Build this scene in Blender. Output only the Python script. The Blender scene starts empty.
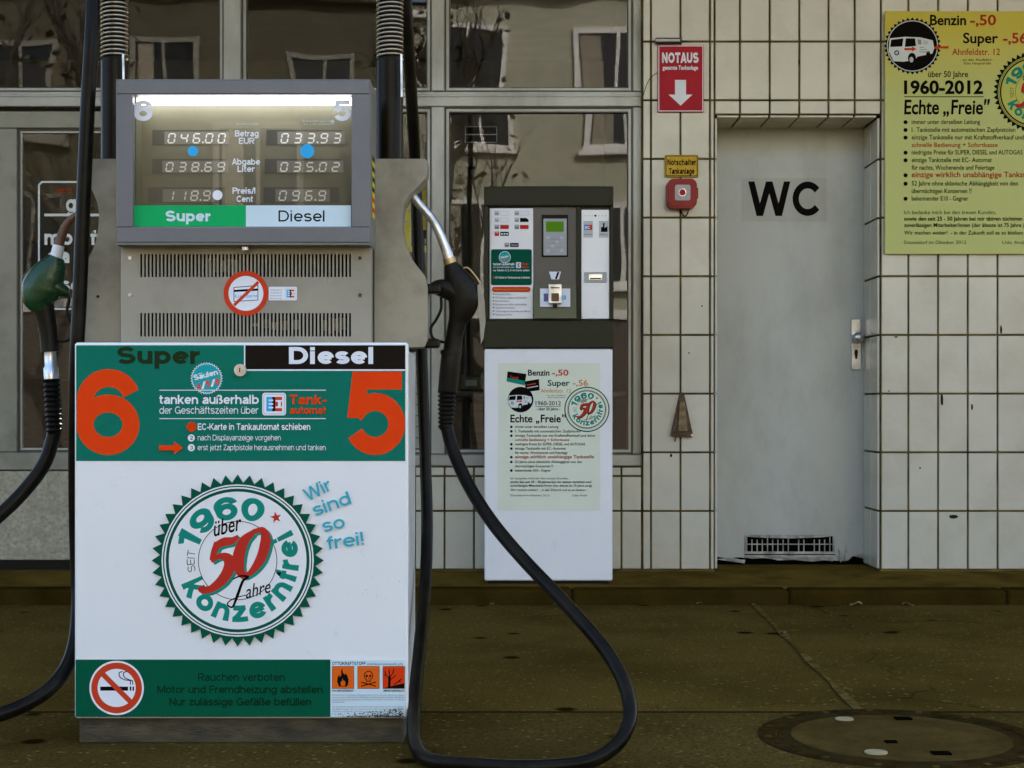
import bpy, math, random
from mathutils import Vector
R = math.radians
rng = random.Random(7)
S = bpy.context.scene
COL = S.collection

# ------------------------------------------------------------------ camera, sky, sun, exposure
HZ, CAMZ, F, YC = 407.0, 0.91, 1554.0, -7.77      # horizon row, eye height, focal length (px), camera y (wall face is y = 0)
cam = bpy.data.cameras.new('camera'); cam.sensor_width = 36; cam.lens = 36 * F / 1024
cam.shift_y = (HZ - 384) / 1024; cam.clip_start = 0.05; cam.clip_end = 600
co = bpy.data.objects.new('camera', cam); COL.objects.link(co)
co.location = (0, YC, CAMZ); co.rotation_euler = (R(90), 0, 0); S.camera = co

SUN_EL, SUN_AZ = 34.0, 24.0      # the sun stands behind the station, a little to the right: forecourt in open shade, houses opposite lit
W = bpy.data.worlds.new('World'); S.world = W; W.use_nodes = True
nt = W.node_tree; sky = nt.nodes.new('ShaderNodeTexSky'); sky.sky_type = 'NISHITA'; sky.sun_disc = False
sky.sun_elevation = R(SUN_EL); sky.sun_rotation = R(SUN_AZ); sky.dust_density = 3.0; sky.air_density = 0.8
nt.links.new(sky.outputs[0], nt.nodes['Background'].inputs[0]); nt.nodes['Background'].inputs[1].default_value = 0.15
sl = bpy.data.lights.new('sun', 'SUN'); sl.energy = 2.8; sl.angle = R(0.5); sl.color = (1.0, 0.95, 0.86)
so = bpy.data.objects.new('sun', sl); COL.objects.link(so)
_d = Vector((-math.sin(R(SUN_AZ)) * math.cos(R(SUN_EL)), -math.cos(R(SUN_AZ)) * math.cos(R(SUN_EL)), -math.sin(R(SUN_EL))))
so.rotation_euler = _d.to_track_quat('-Z', 'Y').to_euler()
S.view_settings.view_transform = 'Standard'; S.view_settings.look = 'None'
S.view_settings.exposure = 2.42; S.view_settings.gamma = 1
S.cycles.max_bounces = 8; S.cycles.transparent_max_bounces = 12

# ------------------------------------------------------------------ materials
def mat(name, col, rough=0.6, metal=0.0, var=0.0, vscale=6.0, dirt=None, dscale=3.0, damt=0.0, bump=0.0, bscale=60.0,
        emit=None, estr=0.0, spec=0.5, island=0.0, stretch=(1, 1, 1), dlo=0.45, dhi=0.75):
    m = bpy.data.materials.new(name); m.use_nodes = True
    n = m.node_tree.nodes; l = m.node_tree.links; b = n['Principled BSDF']
    b.inputs['Base Color'].default_value = (*col, 1); b.inputs['Roughness'].default_value = rough
    b.inputs['Metallic'].default_value = metal; b.inputs['Specular IOR Level'].default_value = spec
    tc = n.new('ShaderNodeTexCoord'); mp = n.new('ShaderNodeMapping'); mp.inputs['Scale'].default_value = stretch
    l.new(tc.outputs['Object'], mp.inputs[0])
    out = None
    if var or island:
        nz = n.new('ShaderNodeTexNoise'); nz.inputs['Scale'].default_value = vscale; nz.inputs['Detail'].default_value = 6
        l.new(mp.outputs[0], nz.inputs['Vector'])
        mx = n.new('ShaderNodeMix'); mx.data_type = 'RGBA'
        mx.inputs[6].default_value = (*[c * (1 - var) for c in col], 1); mx.inputs[7].default_value = (*[min(1, c * (1 + var)) for c in col], 1)
        mr = n.new('ShaderNodeMapRange'); mr.inputs[1].default_value = 0.3; mr.inputs[2].default_value = 0.7
        l.new(nz.outputs[0], mr.inputs[0]); l.new(mr.outputs[0], mx.inputs[0]); out = mx.outputs[2]
        if island:
            ge = n.new('ShaderNodeNewGeometry'); m2 = n.new('ShaderNodeMix'); m2.data_type = 'RGBA'; m2.blend_type = 'MULTIPLY'
            m2.inputs[0].default_value = 1
            r2 = n.new('ShaderNodeMapRange'); r2.inputs[3].default_value = 1 - island; r2.inputs[4].default_value = 1.0
            l.new(ge.outputs['Random Per Island'], r2.inputs[0])
            l.new(out, m2.inputs[6]); l.new(r2.outputs[0], m2.inputs[7]); out = m2.outputs[2]
    if dirt is not None:
        nz = n.new('ShaderNodeTexNoise'); nz.inputs['Scale'].default_value = dscale; nz.inputs['Detail'].default_value = 9; nz.inputs['Roughness'].default_value = 0.65
        l.new(mp.outputs[0], nz.inputs['Vector'])
        mr = n.new('ShaderNodeMapRange'); mr.inputs[1].default_value = dlo; mr.inputs[2].default_value = dhi
        mr.inputs[3].default_value = 0; mr.inputs[4].default_value = damt; l.new(nz.outputs[0], mr.inputs[0])
        mx = n.new('ShaderNodeMix'); mx.data_type = 'RGBA'; mx.inputs[7].default_value = (*dirt, 1)
        if out: l.new(out, mx.inputs[6])
        else: mx.inputs[6].default_value = (*col, 1)
        l.new(mr.outputs[0], mx.inputs[0]); out = mx.outputs[2]
        ro = n.new('ShaderNodeMapRange'); ro.inputs[3].default_value = rough; ro.inputs[4].default_value = min(1, rough + 0.3)
        l.new(mr.outputs[0], ro.inputs[0]); l.new(ro.outputs[0], b.inputs['Roughness'])
    if out: l.new(out, b.inputs['Base Color'])
    if bump:
        nz = n.new('ShaderNodeTexNoise'); nz.inputs['Scale'].default_value = bscale; nz.inputs['Detail'].default_value = 5
        l.new(mp.outputs[0], nz.inputs['Vector'])
        bp = n.new('ShaderNodeBump'); bp.inputs['Strength'].default_value = bump; bp.inputs['Distance'].default_value = 0.01
        l.new(nz.outputs[0], bp.inputs['Height']); l.new(bp.outputs[0], b.inputs['Normal'])
    if emit:
        b.inputs['Emission Color'].default_value = (*emit, 1); b.inputs['Emission Strength'].default_value = estr
    return m

def glass(name, ior=1.75, tint=(0.9, 0.92, 0.88), wav=0.0, wscale=2.0, dist=0.02, rough=0.0):
    m = bpy.data.materials.new(name); m.use_nodes = True
    n = m.node_tree.nodes; l = m.node_tree.links; n.remove(n['Principled BSDF'])
    t = n.new('ShaderNodeBsdfTransparent'); t.inputs[0].default_value = (*tint, 1)
    g = n.new('ShaderNodeBsdfGlossy'); g.inputs['Roughness'].default_value = rough
    f = n.new('ShaderNodeFresnel'); f.inputs[0].default_value = ior
    mx = n.new('ShaderNodeMixShader'); l.new(f.outputs[0], mx.inputs[0]); l.new(t.outputs[0], mx.inputs[1]); l.new(g.outputs[0], mx.inputs[2])
    l.new(mx.outputs[0], n['Material Output'].inputs[0])
    if wav:
        tc = n.new('ShaderNodeTexCoord'); nz = n.new('ShaderNodeTexNoise'); nz.inputs['Scale'].default_value = wscale; nz.inputs['Detail'].default_value = 1
        l.new(tc.outputs['Object'], nz.inputs['Vector'])
        bp = n.new('ShaderNodeBump'); bp.inputs['Strength'].default_value = wav; bp.inputs['Distance'].default_value = dist
        l.new(nz.outputs[0], bp.inputs['Height']); l.new(bp.outputs[0], g.inputs['Normal'])
    return m

M = {}
def asphalt(name, dark, light, stain):
    m = bpy.data.materials.new(name); m.use_nodes = True; n = m.node_tree.nodes; l = m.node_tree.links; b = n['Principled BSDF']
    b.inputs['Roughness'].default_value = .9; b.inputs['Specular IOR Level'].default_value = 0.0
    tc = n.new('ShaderNodeTexCoord')
    def noise(sc, det, lo, hi, rough=.6):
        z = n.new('ShaderNodeTexNoise'); z.inputs['Scale'].default_value = sc; z.inputs['Detail'].default_value = det; z.inputs['Roughness'].default_value = rough
        r = n.new('ShaderNodeMapRange'); r.inputs[1].default_value = lo; r.inputs[2].default_value = hi; l.new(tc.outputs['Object'], z.inputs['Vector']); l.new(z.outputs[0], r.inputs[0]); return r.outputs[0], z.outputs[0]
    def mix(f, a, c):
        x = n.new('ShaderNodeMix'); x.data_type = 'RGBA'; l.new(f, x.inputs[0])
        for i, v in ((6, a), (7, c)):
            if isinstance(v, tuple): x.inputs[i].default_value = (*v, 1)
            else: l.new(v, x.inputs[i])
        return x.outputs[2]
    g, _ = noise(110, 8, .38, .62, .85); big, _ = noise(.9, 7, .42, .72, .62); spots, _ = noise(5.5, 8, .60, .72, .7)
    c = mix(g, dark, light); half = n.new('ShaderNodeMath'); half.operation = 'MULTIPLY'; half.inputs[1].default_value = .62; l.new(big, half.inputs[0])
    half.inputs[1].default_value = .8; c = mix(half.outputs[0], c, stain); h2 = n.new('ShaderNodeMath'); h2.operation = 'MULTIPLY'; h2.inputs[1].default_value = .45; l.new(spots, h2.inputs[0]); c = mix(h2.outputs[0], c, stain)
    def cells(sc, lo, hi, feat='F1', warp=0.0):                # oil drips, pale chippings and hairline cracks
        v = n.new('ShaderNodeTexVoronoi'); v.feature = feat; v.inputs['Scale'].default_value = sc
        if warp:
            wz = n.new('ShaderNodeTexNoise'); wz.inputs['Scale'].default_value = 3.5; wz.inputs['Detail'].default_value = 6; wm = n.new('ShaderNodeMix'); wm.data_type = 'RGBA'; wm.blend_type = 'LINEAR_LIGHT'; wm.inputs[0].default_value = warp
            l.new(tc.outputs['Object'], wz.inputs['Vector']); l.new(tc.outputs['Object'], wm.inputs[6]); l.new(wz.outputs[1], wm.inputs[7]); l.new(wm.outputs[2], v.inputs['Vector'])
        else: l.new(tc.outputs['Object'], v.inputs['Vector'])
        r = n.new('ShaderNodeMapRange'); r.inputs[1].default_value = hi; r.inputs[2].default_value = lo; l.new(v.outputs['Distance'], r.inputs[0]); return r.outputs[0]
    c = mix(cells(26, .10, .20), c, tuple(min(1, x * 1.25) for x in light)); c = mix(cells(3.1, .07, .13), c, tuple(x * .45 for x in stain)); h3 = n.new('ShaderNodeMath'); h3.operation = 'MULTIPLY'; l.new(cells(.42, .0005, .004, 'DISTANCE_TO_EDGE', .16), h3.inputs[0]); l.new(big, h3.inputs[1]); c = mix(h3.outputs[0], c, tuple(x * .7 for x in stain))
    l.new(c, b.inputs['Base Color']); _, hb = noise(160, 4, 0, 1); bp = n.new('ShaderNodeBump'); bp.inputs['Strength'].default_value = .35; bp.inputs['Distance'].default_value = .006
    l.new(hb, bp.inputs['Height']); l.new(bp.outputs[0], b.inputs['Normal']); return m
M['asphalt'] = asphalt('asphalt', (0.050, 0.032, 0.0048), (0.185, 0.122, 0.030), (0.038, 0.025, 0.0045))
M['asphalt_old'] = asphalt('asphalt_old', (0.036, 0.0235, 0.0042), (0.145, 0.097, 0.026), (0.028, 0.0185, 0.0038))
M['concrete'] = mat('concrete', (0.125, 0.078, 0.015), 0.9, var=0.3, vscale=6, dirt=(0.042, 0.027, 0.006), dscale=3.5, damt=0.7, bump=0.4, bscale=90, spec=0.0)
M['kerb'] = mat('kerb', (0.040, 0.024, 0.004), 0.9, var=0.35, vscale=5, dirt=(0.034, 0.023, 0.005), dscale=7, damt=0.7, bump=0.5, bscale=120, spec=0.0)
M['joint'] = mat('joint', (0.018, 0.013, 0.005), 0.9, spec=0.0)
M['sealant'] = mat('sealant', (0.17, 0.122, 0.042), 0.9, var=0.5, vscale=14, dirt=(0.09, 0.06, 0.010), dscale=9, damt=1.0, bump=0.6, bscale=80, dlo=0.36, dhi=0.58, spec=0)
M['tile'] = mat('tile', (0.585, 0.548, 0.425), 0.16, var=0.05, vscale=3, dirt=(0.33, 0.28, 0.16), dscale=3.2, damt=0.42, island=0.10, bump=0.03, bscale=9)
M['grout'] = mat('grout', (0.125, 0.092, 0.026), 0.95, var=0.6, vscale=7, dirt=(0.022, 0.016, 0.006), dscale=5, damt=0.9, spec=0.0)
M['alu'] = mat('alu', (0.36, 0.36, 0.305), 0.38, metal=0.35, var=0.08, vscale=4, dirt=(0.16, 0.14, 0.08), dscale=5, damt=0.5, stretch=(1, 1, 0.4))
M['alu_door_dimmed'] = mat('alu_door_dimmed', (0.245, 0.235, 0.17), 0.45, metal=0.2, var=0.1, vscale=4, dirt=(0.12, 0.10, 0.055), dscale=5, damt=0.6)  # door frame aluminium with the edge vignette's darkening put into its colour
M['alu_dark'] = mat('alu_dark', (0.05, 0.045, 0.035), 0.5)
M['kickplate'] = mat('kickplate', (0.36, 0.315, 0.21), 0.7, metal=0.0, var=0.35, vscale=60, dirt=(0.20, 0.165, 0.09), dscale=30, damt=0.6, bump=0.22, bscale=90)
M['plaster'] = mat('plaster', (0.42, 0.39, 0.31), 0.9, var=0.1)
M['doorpaint'] = mat('doorpaint', (0.42, 0.432, 0.372), 0.36, var=0.06, vscale=1.5, dirt=(0.25, 0.23, 0.17), dscale=3.6, damt=0.45, stretch=(1.6, 1, 0.8), bump=0.05, bscale=7)
M['doorframe'] = mat('doorframe', (0.30, 0.28, 0.21), 0.5, var=0.15, dirt=(0.10, 0.085, 0.04), dscale=6, damt=0.7)
M['flake'] = mat('flake', (0.42, 0.40, 0.33), 0.8, var=0.3, vscale=20, dirt=(0.06, 0.05, 0.03), dscale=18, damt=0.9)
M['black'] = mat('black', (0.010, 0.008, 0.005), 0.5, spec=0.12)
M['void'] = mat('void', (0.004, 0.0035, 0.002), 1.0, spec=0.0)
M['rubber'] = mat('rubber', (0.006, 0.005, 0.003), 0.3, var=0.4, vscale=20, dirt=(0.03, 0.024, 0.010), dscale=9, damt=0.35, spec=0.10)
M['tubeblack'] = mat('tubeblack', (0.009, 0.006, 0.002), 0.3, var=0.3, vscale=8, spec=0.10)
M['plastic_black'] = mat('plastic_black', (0.010, 0.008, 0.005), 0.34, var=0.3, vscale=18, dirt=(0.04, 0.032, 0.018), dscale=14, damt=0.4, spec=0.12)
M['spring'] = mat('spring', (0.42, 0.36, 0.25), 0.32, metal=0.85, var=0.2)
M['steel'] = mat('steel', (0.62, 0.62, 0.62), 0.28, metal=0.9, var=0.15, vscale=14, dirt=(0.15, 0.12, 0.08), dscale=20, damt=0.5)
M['brass'] = mat('brass', (0.50, 0.36, 0.16), 0.35, metal=0.8, var=0.2)
M['copper'] = mat('copper', (0.13, 0.062, 0.032), 0.5, metal=0.4, var=0.4, vscale=30, dirt=(0.35, 0.24, 0.14), dscale=22, damt=0.5)
M['white_plastic'] = mat('white_plastic', (0.72, 0.72, 0.70), 0.4)
M['nozzle_green'] = mat('nozzle_green', (0.006, 0.045, 0.012), 0.24, var=0.3, vscale=10, dirt=(0.02, 0.03, 0.015), dscale=14, damt=0.5, spec=0.35)
M['pumpgrey'] = mat('pumpgrey', (0.30, 0.275, 0.205), 0.45, metal=0.15, var=0.08, vscale=3, dirt=(0.14, 0.115, 0.065), dscale=4, damt=0.45)
M['tower'] = mat('tower', (0.32, 0.29, 0.205), 0.45, metal=0.15, var=0.10, vscale=3, dirt=(0.11, 0.08, 0.04), dscale=4.2, damt=0.8)
M['bezel'] = mat('bezel', (0.145, 0.142, 0.136), 0.42, var=0.05, vscale=3, dirt=(0.10, 0.095, 0.08), dscale=5, damt=0.4)
M['buttonface'] = mat('buttonface', (0.42, 0.36, 0.32), 0.5, var=0.1, vscale=20)
M['bezel_side'] = mat('bezel_side', (0.16, 0.155, 0.13), 0.5, var=0.1)
M['panelwhite'] = mat('panelwhite', (0.83, 0.82, 0.775), 0.22, var=0.015, vscale=2, dirt=(0.45, 0.42, 0.35), dscale=13, damt=0.35, dlo=0.62, dhi=0.78)
M['termwhite'] = mat('termwhite', (0.81, 0.785, 0.75), 0.35, var=0.02, vscale=2, dirt=(0.45, 0.43, 0.36), dscale=9, damt=0.35, dlo=0.6, dhi=0.78)
M['cabinet'] = mat('cabinet', (0.58, 0.57, 0.52), 0.4, var=0.05, dirt=(0.2, 0.17, 0.1), dscale=4, damt=0.5)
M['plinth'] = mat('plinth', (0.060, 0.046, 0.018), 0.7, var=0.5, vscale=12, dirt=(0.02, 0.016, 0.008), dscale=7, damt=0.9, stretch=(1, 1, 3), bump=0.3)
M['olive'] = mat('olive', (0.026, 0.024, 0.008), 0.5, var=0.08, spec=0.2)
M['olive_green'] = mat('olive_green', (0.085, 0.085, 0.024), 0.45, var=0.1)  # brighter olive-green for the reader wedge and the small box
M['brownplate'] = mat('brownplate', (0.105, 0.085, 0.058), 0.5, var=0.08)
M['lcdback'] = mat('lcdback', (0.125, 0.117, 0.074), 0.55, var=0.2, vscale=3)
M['lcdstrip'] = mat('lcdstrip', (0.045, 0.043, 0.035), 0.4)
M['lcdcell'] = mat('lcdcell', (0.17, 0.165, 0.14), 0.4)
M['tube_light'] = mat('tube_light', (0.9, 0.9, 0.9), 0.4, emit=(0.93, 0.95, 1.0), estr=2.2)
M['rust_pale'] = mat('rust_pale', (0.24, 0.16, 0.075), 0.85, var=0.4, vscale=30, dirt=(0.08, 0.04, 0.015), dscale=35, damt=0.9)
M['rust'] = mat('rust', (0.075, 0.042, 0.018), 0.8, var=0.5, vscale=25, dirt=(0.22, 0.14, 0.06), dscale=30, damt=0.5, bump=0.5)
M['signred'] = mat('signred', (0.42, 0.008, 0.018), 0.4, var=0.08, spec=0.12)
M['boxred'] = mat('boxred', (0.27, 0.018, 0.010), 0.4, var=0.12, vscale=12, spec=0.2)
M['signyellow'] = mat('signyellow', (0.58, 0.36, 0.022), 0.45, var=0.12, vscale=25, spec=0.15)
M['posteryellow'] = mat('posteryellow', (0.44, 0.44, 0.085), 0.6, var=0.06, vscale=3)
M['posterpale'] = mat('posterpale', (0.72, 0.74, 0.56), 0.5, var=0.03)
M['interior'] = mat('interior', (0.085, 0.072, 0.048), 0.8, var=0.2)
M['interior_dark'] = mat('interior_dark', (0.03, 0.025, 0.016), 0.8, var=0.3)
M['wood'] = mat('wood', (0.10, 0.06, 0.03), 0.6, var=0.3, vscale=6, stretch=(1, 1, 8))
M['curtain'] = mat('curtain', (0.32, 0.29, 0.22), 0.9, var=0.15)
M['facade'] = mat('facade', (0.44, 0.44, 0.33), 0.9, var=0.06, vscale=1)
M['facade_brick'] = mat('facade_brick', (0.10, 0.09, 0.055), 0.9, var=0.2, vscale=3)
M['facade_base'] = mat('facade_base', (0.12, 0.10, 0.075), 0.9, var=0.1)
M['winwhite'] = mat('winwhite', (0.82, 0.81, 0.76), 0.5)
M['windull'] = mat('windull', (0.26, 0.25, 0.20), 0.6)
M['windark'] = mat('windark', (0.012, 0.012, 0.010), 0.12)
M['roof'] = mat('roof', (0.12, 0.06, 0.04), 0.8)
M['bark'] = mat('bark', (0.06, 0.048, 0.032), 0.9, var=0.4, vscale=8, bump=0.5)
M['leaf'] = mat('leaf', (0.06, 0.062, 0.018), 0.7, island=0.6, var=0.2)
M['leaf_dry'] = mat('leaf_dry', (0.28, 0.19, 0.085), 0.8, var=0.3, vscale=40)
M['shade_canopy'] = mat('shade_canopy', (0.16, 0.15, 0.12), 0.8, var=0.1)
M['carpaint'] = mat('carpaint', (0.03, 0.035, 0.04), 0.25)
# printing inks
INK = dict(white=(0.80, 0.80, 0.80), black=(0.008, 0.0065, 0.005), green=(0.010, 0.165, 0.105), dgreen=(0.006, 0.085, 0.045), bgreen=(0.004, 0.092, 0.044),
           orange=(0.80, 0.058, 0.008), red=(0.52, 0.035, 0.02), teal=(0.012, 0.24, 0.17), cyan=(0.05, 0.40, 0.48), brown=(0.016, 0.012, 0.008),
           stickteal=(0.02, 0.36, 0.36), grey=(0.28, 0.28, 0.28), lgrey=(0.52, 0.53, 0.52), kgreen=(0.015, 0.40, 0.115), pale=(0.62, 0.74, 0.75),
           ecblue=(0.02, 0.20, 0.52), blue=(0.05, 0.42, 0.75), haz=(0.78, 0.13, 0.012), hazred=(0.72, 0.05, 0.008), yellow=(0.60, 0.50, 0.02), dred=(0.42, 0.045, 0.02), olivetext=(0.05, 0.055, 0.022),
           gtext=(0.02, 0.035, 0.012), deepgreen=(0.006, 0.030, 0.010), orange2=(0.62, 0.27, 0.05), silver=(0.42, 0.42, 0.40), lcdgreen=(0.11, 0.26, 0.012), paper=(0.66, 0.68, 0.62), postergreen=(0.53, 0.53, 0.12), sig=(0.60, 0.055, 0.018), grime=(0.045, 0.033, 0.012))
for k, c in INK.items(): M['ink_' + k] = mat('ink_' + k, c, 0.5, spec=0.0)
M['glass_win'] = glass('glass_win', 1.56, (0.86, 0.88, 0.82), wav=0.17, wscale=1.6, dist=0.012, rough=0.012)
M['glass_disp'] = glass('glass_disp', 1.55, (0.93, 0.94, 0.92), wav=0.0)

# ------------------------------------------------------------------ mesh building
ROOTLOC = {}
class MB:
    def __init__(s): s.v = []; s.f = []; s.m = []; s.mats = []; s.smooth = []; s.layer = 0
    def mi(s, m):
        if m not in s.mats: s.mats.append(m)
        return s.mats.index(m)
    def add(s, vs, fs, m, smooth=False):
        o = len(s.v); s.v += [tuple(p) for p in vs]; k = s.mi(m)
        for f in fs: s.f.append(tuple(i + o for i in f)); s.m.append(k); s.smooth.append(smooth)
    def box(s, x0, x1, y0, y1, z0, z1, m, bev=0.0):
        if x0 > x1: x0, x1 = x1, x0
        if y0 > y1: y0, y1 = y1, y0
        if z0 > z1: z0, z1 = z1, z0
        if bev <= 0:
            vs = [(x, y, z) for x in (x0, x1) for y in (y0, y1) for z in (z0, z1)]
            s.add(vs, [(0, 1, 3, 2), (4, 6, 7, 5), (0, 4, 5, 1), (2, 3, 7, 6), (0, 2, 6, 4), (1, 5, 7, 3)], m); return
        b = min(bev, (x1 - x0) / 2.01, (y1 - y0) / 2.01, (z1 - z0) / 2.01); idx = {}; vs = []
        X = (x0, x1); Y = (y0, y1); Z = (z0, z1)
        for i in (0, 1):
            for j in (0, 1):
                for k in (0, 1):
                    sx, sy, sz = b * (1 - 2 * i), b * (1 - 2 * j), b * (1 - 2 * k)
                    for a, p in enumerate([(X[i], Y[j] + sy, Z[k] + sz), (X[i] + sx, Y[j], Z[k] + sz), (X[i] + sx, Y[j] + sy, Z[k])]):
                        idx[i, j, k, a] = len(vs); vs.append(p)
        fs = []
        for i in (0, 1): q = [idx[i, 0, 0, 0], idx[i, 1, 0, 0], idx[i, 1, 1, 0], idx[i, 0, 1, 0]]; fs.append(q[::-1] if i == 0 else q)
        for j in (0, 1): q = [idx[0, j, 0, 1], idx[1, j, 0, 1], idx[1, j, 1, 1], idx[0, j, 1, 1]]; fs.append(q if j == 0 else q[::-1])
        for k in (0, 1): q = [idx[0, 0, k, 2], idx[1, 0, k, 2], idx[1, 1, k, 2], idx[0, 1, k, 2]]; fs.append(q[::-1] if k == 0 else q)
        for i in (0, 1):
            for j in (0, 1):
                fs.append((idx[i, j, 0, 0], idx[i, j, 1, 0], idx[i, j, 1, 1], idx[i, j, 0, 1]))
                fs.append((idx[i, 0, j, 0], idx[i, 1, j, 0], idx[i, 1, j, 2], idx[i, 0, j, 2]))
                fs.append((idx[0, i, j, 1], idx[1, i, j, 1], idx[1, i, j, 2], idx[0, i, j, 2]))
                for k in (0, 1): fs.append((idx[i, j, k, 0], idx[i, j, k, 1], idx[i, j, k, 2]))
        s.add(vs, fs, m)
    def prism(s, poly, y0, y1, m, axis='y', smooth=False):
        """poly in (x, z), extruded y0..y1 (or for axis x: poly in (y, z); axis z: poly in (x, y))"""
        n = len(poly)
        def p(a, b, t): return {'y': (a, t, b), 'x': (t, a, b), 'z': (a, b, t)}[axis]
        vs = [p(a, b, y0) for a, b in poly] + [p(a, b, y1) for a, b in poly]
        s.add(vs, [tuple(range(n)), tuple(range(2 * n - 1, n - 1, -1))] , m)
        s.add(vs, [(i, i + n, (i + 1) % n + n, (i + 1) % n) for i in range(n)], m, smooth)
    def cyl(s, c, r, h, m, axis='z', n=24, r2=None, smooth=True):
        r2 = r if r2 is None else r2; vs = []
        for k, (t, rr) in enumerate(((0, r), (h, r2))):
            for i in range(n):
                a = 2 * math.pi * i / n; u, w = rr * math.cos(a), rr * math.sin(a)
                vs.append({'z': (c[0] + u, c[1] + w, c[2] + t), 'y': (c[0] + u, c[1] + t, c[2] + w), 'x': (c[0] + t, c[1] + u, c[2] + w)}[axis])
        s.add(vs, [(i, (i + 1) % n, (i + 1) % n + n, i + n) for i in range(n)], m, smooth)
        s.add(vs, [tuple(range(n))[::-1], tuple(range(n, 2 * n))], m)
    def loft(s, pts, rad, m, n=14, up=(0, 1, 0), smooth=True):
        """tube along pts; rad = r or (half width in the picture plane, half depth)"""
        P = [Vector(p) for p in pts]; vs = []; up = Vector(up)
        for i, p in enumerate(P):
            t = (P[min(i + 1, len(P) - 1)] - P[max(i - 1, 0)]).normalized()
            b = (up - t * up.dot(t))
            if b.length < 1e-4: b = Vector((1, 0, 0)) - t * t.x
            b.normalize(); a = t.cross(b)
            r = rad[i] if isinstance(rad, (list, tuple)) else rad
            ra, rb = r if isinstance(r, (list, tuple)) else (r, r)
            for k in range(n):
                q = 2 * math.pi * k / n; vs.append(p + a * (ra * math.cos(q)) + b * (rb * math.sin(q)))
        L = len(P)
        s.add(vs, [(i * n + k, i * n + (k + 1) % n, (i + 1) * n + (k + 1) % n, (i + 1) * n + k) for i in range(L - 1) for k in range(n)], m, smooth)
        s.add(vs, [tuple(range(n))[::-1], tuple(range((L - 1) * n, L * n))], m)
    def build(s, name, parent=None, loc=(0, 0, 0)):
        off = Vector(ROOTLOC.get(parent.name, (0, 0, 0))) if parent else Vector(loc)
        me = bpy.data.meshes.new(name)
        me.from_pydata([(x - off.x, y - off.y, z - off.z) for x, y, z in s.v], [], s.f)
        for m in s.mats: me.materials.append(M[m])
        me.polygons.foreach_set('material_index', s.m); me.polygons.foreach_set('use_smooth', s.smooth); me.update()
        o = bpy.data.objects.new(name, me); COL.objects.link(o)
        if parent: o.parent = parent
        else: o.location = off
        ROOTLOC[o.name] = off
        return o

def tag(o, label=None, cat=None, group=None, kind=None):
    if label: o['label'] = label
    if cat: o['category'] = cat
    if group: o['group'] = group
    if kind: o['kind'] = kind
    return o
def thing(name, loc, label, cat, group=None):
    o = bpy.data.objects.new(name, None); COL.objects.link(o); o.location = loc; o.empty_display_size = 0.1
    ROOTLOC[o.name] = Vector(loc); return tag(o, label, cat, group)
def catmull(pts, sub=8):
    P = [Vector(p) for p in pts]; P = [P[0] * 2 - P[1]] + P + [P[-1] * 2 - P[-2]]; out = []
    for i in range(1, len(P) - 2):
        a, b, c, d = P[i - 1:i + 3]
        for k in range(sub):
            t = k / sub
            out.append(0.5 * ((2 * b) + (c - a) * t + (2 * a - 5 * b + 4 * c - d) * t * t + (3 * b - a - 3 * c + d) * t ** 3))
    out.append(P[-2]); return out
def lerp_list(v, n):
    out = []
    for i in range(n):
        t = i / (n - 1) * (len(v) - 1); k = min(int(t), len(v) - 2); f = t - k; a, b = v[k], v[k + 1]
        out.append(tuple(p + (q - p) * f for p, q in zip(a, b)) if isinstance(a, tuple) else a + (b - a) * f)
    return out
def at(px, py, D):            # survey: a point of the photograph at distance D metres from the camera
    return Vector(((px - 512) * D / F, YC + D, CAMZ - (py - HZ) * D / F))
def ax(px, D): return (px - 512) * D / F
def az(py, D): return CAMZ - (py - HZ) * D / F

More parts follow.
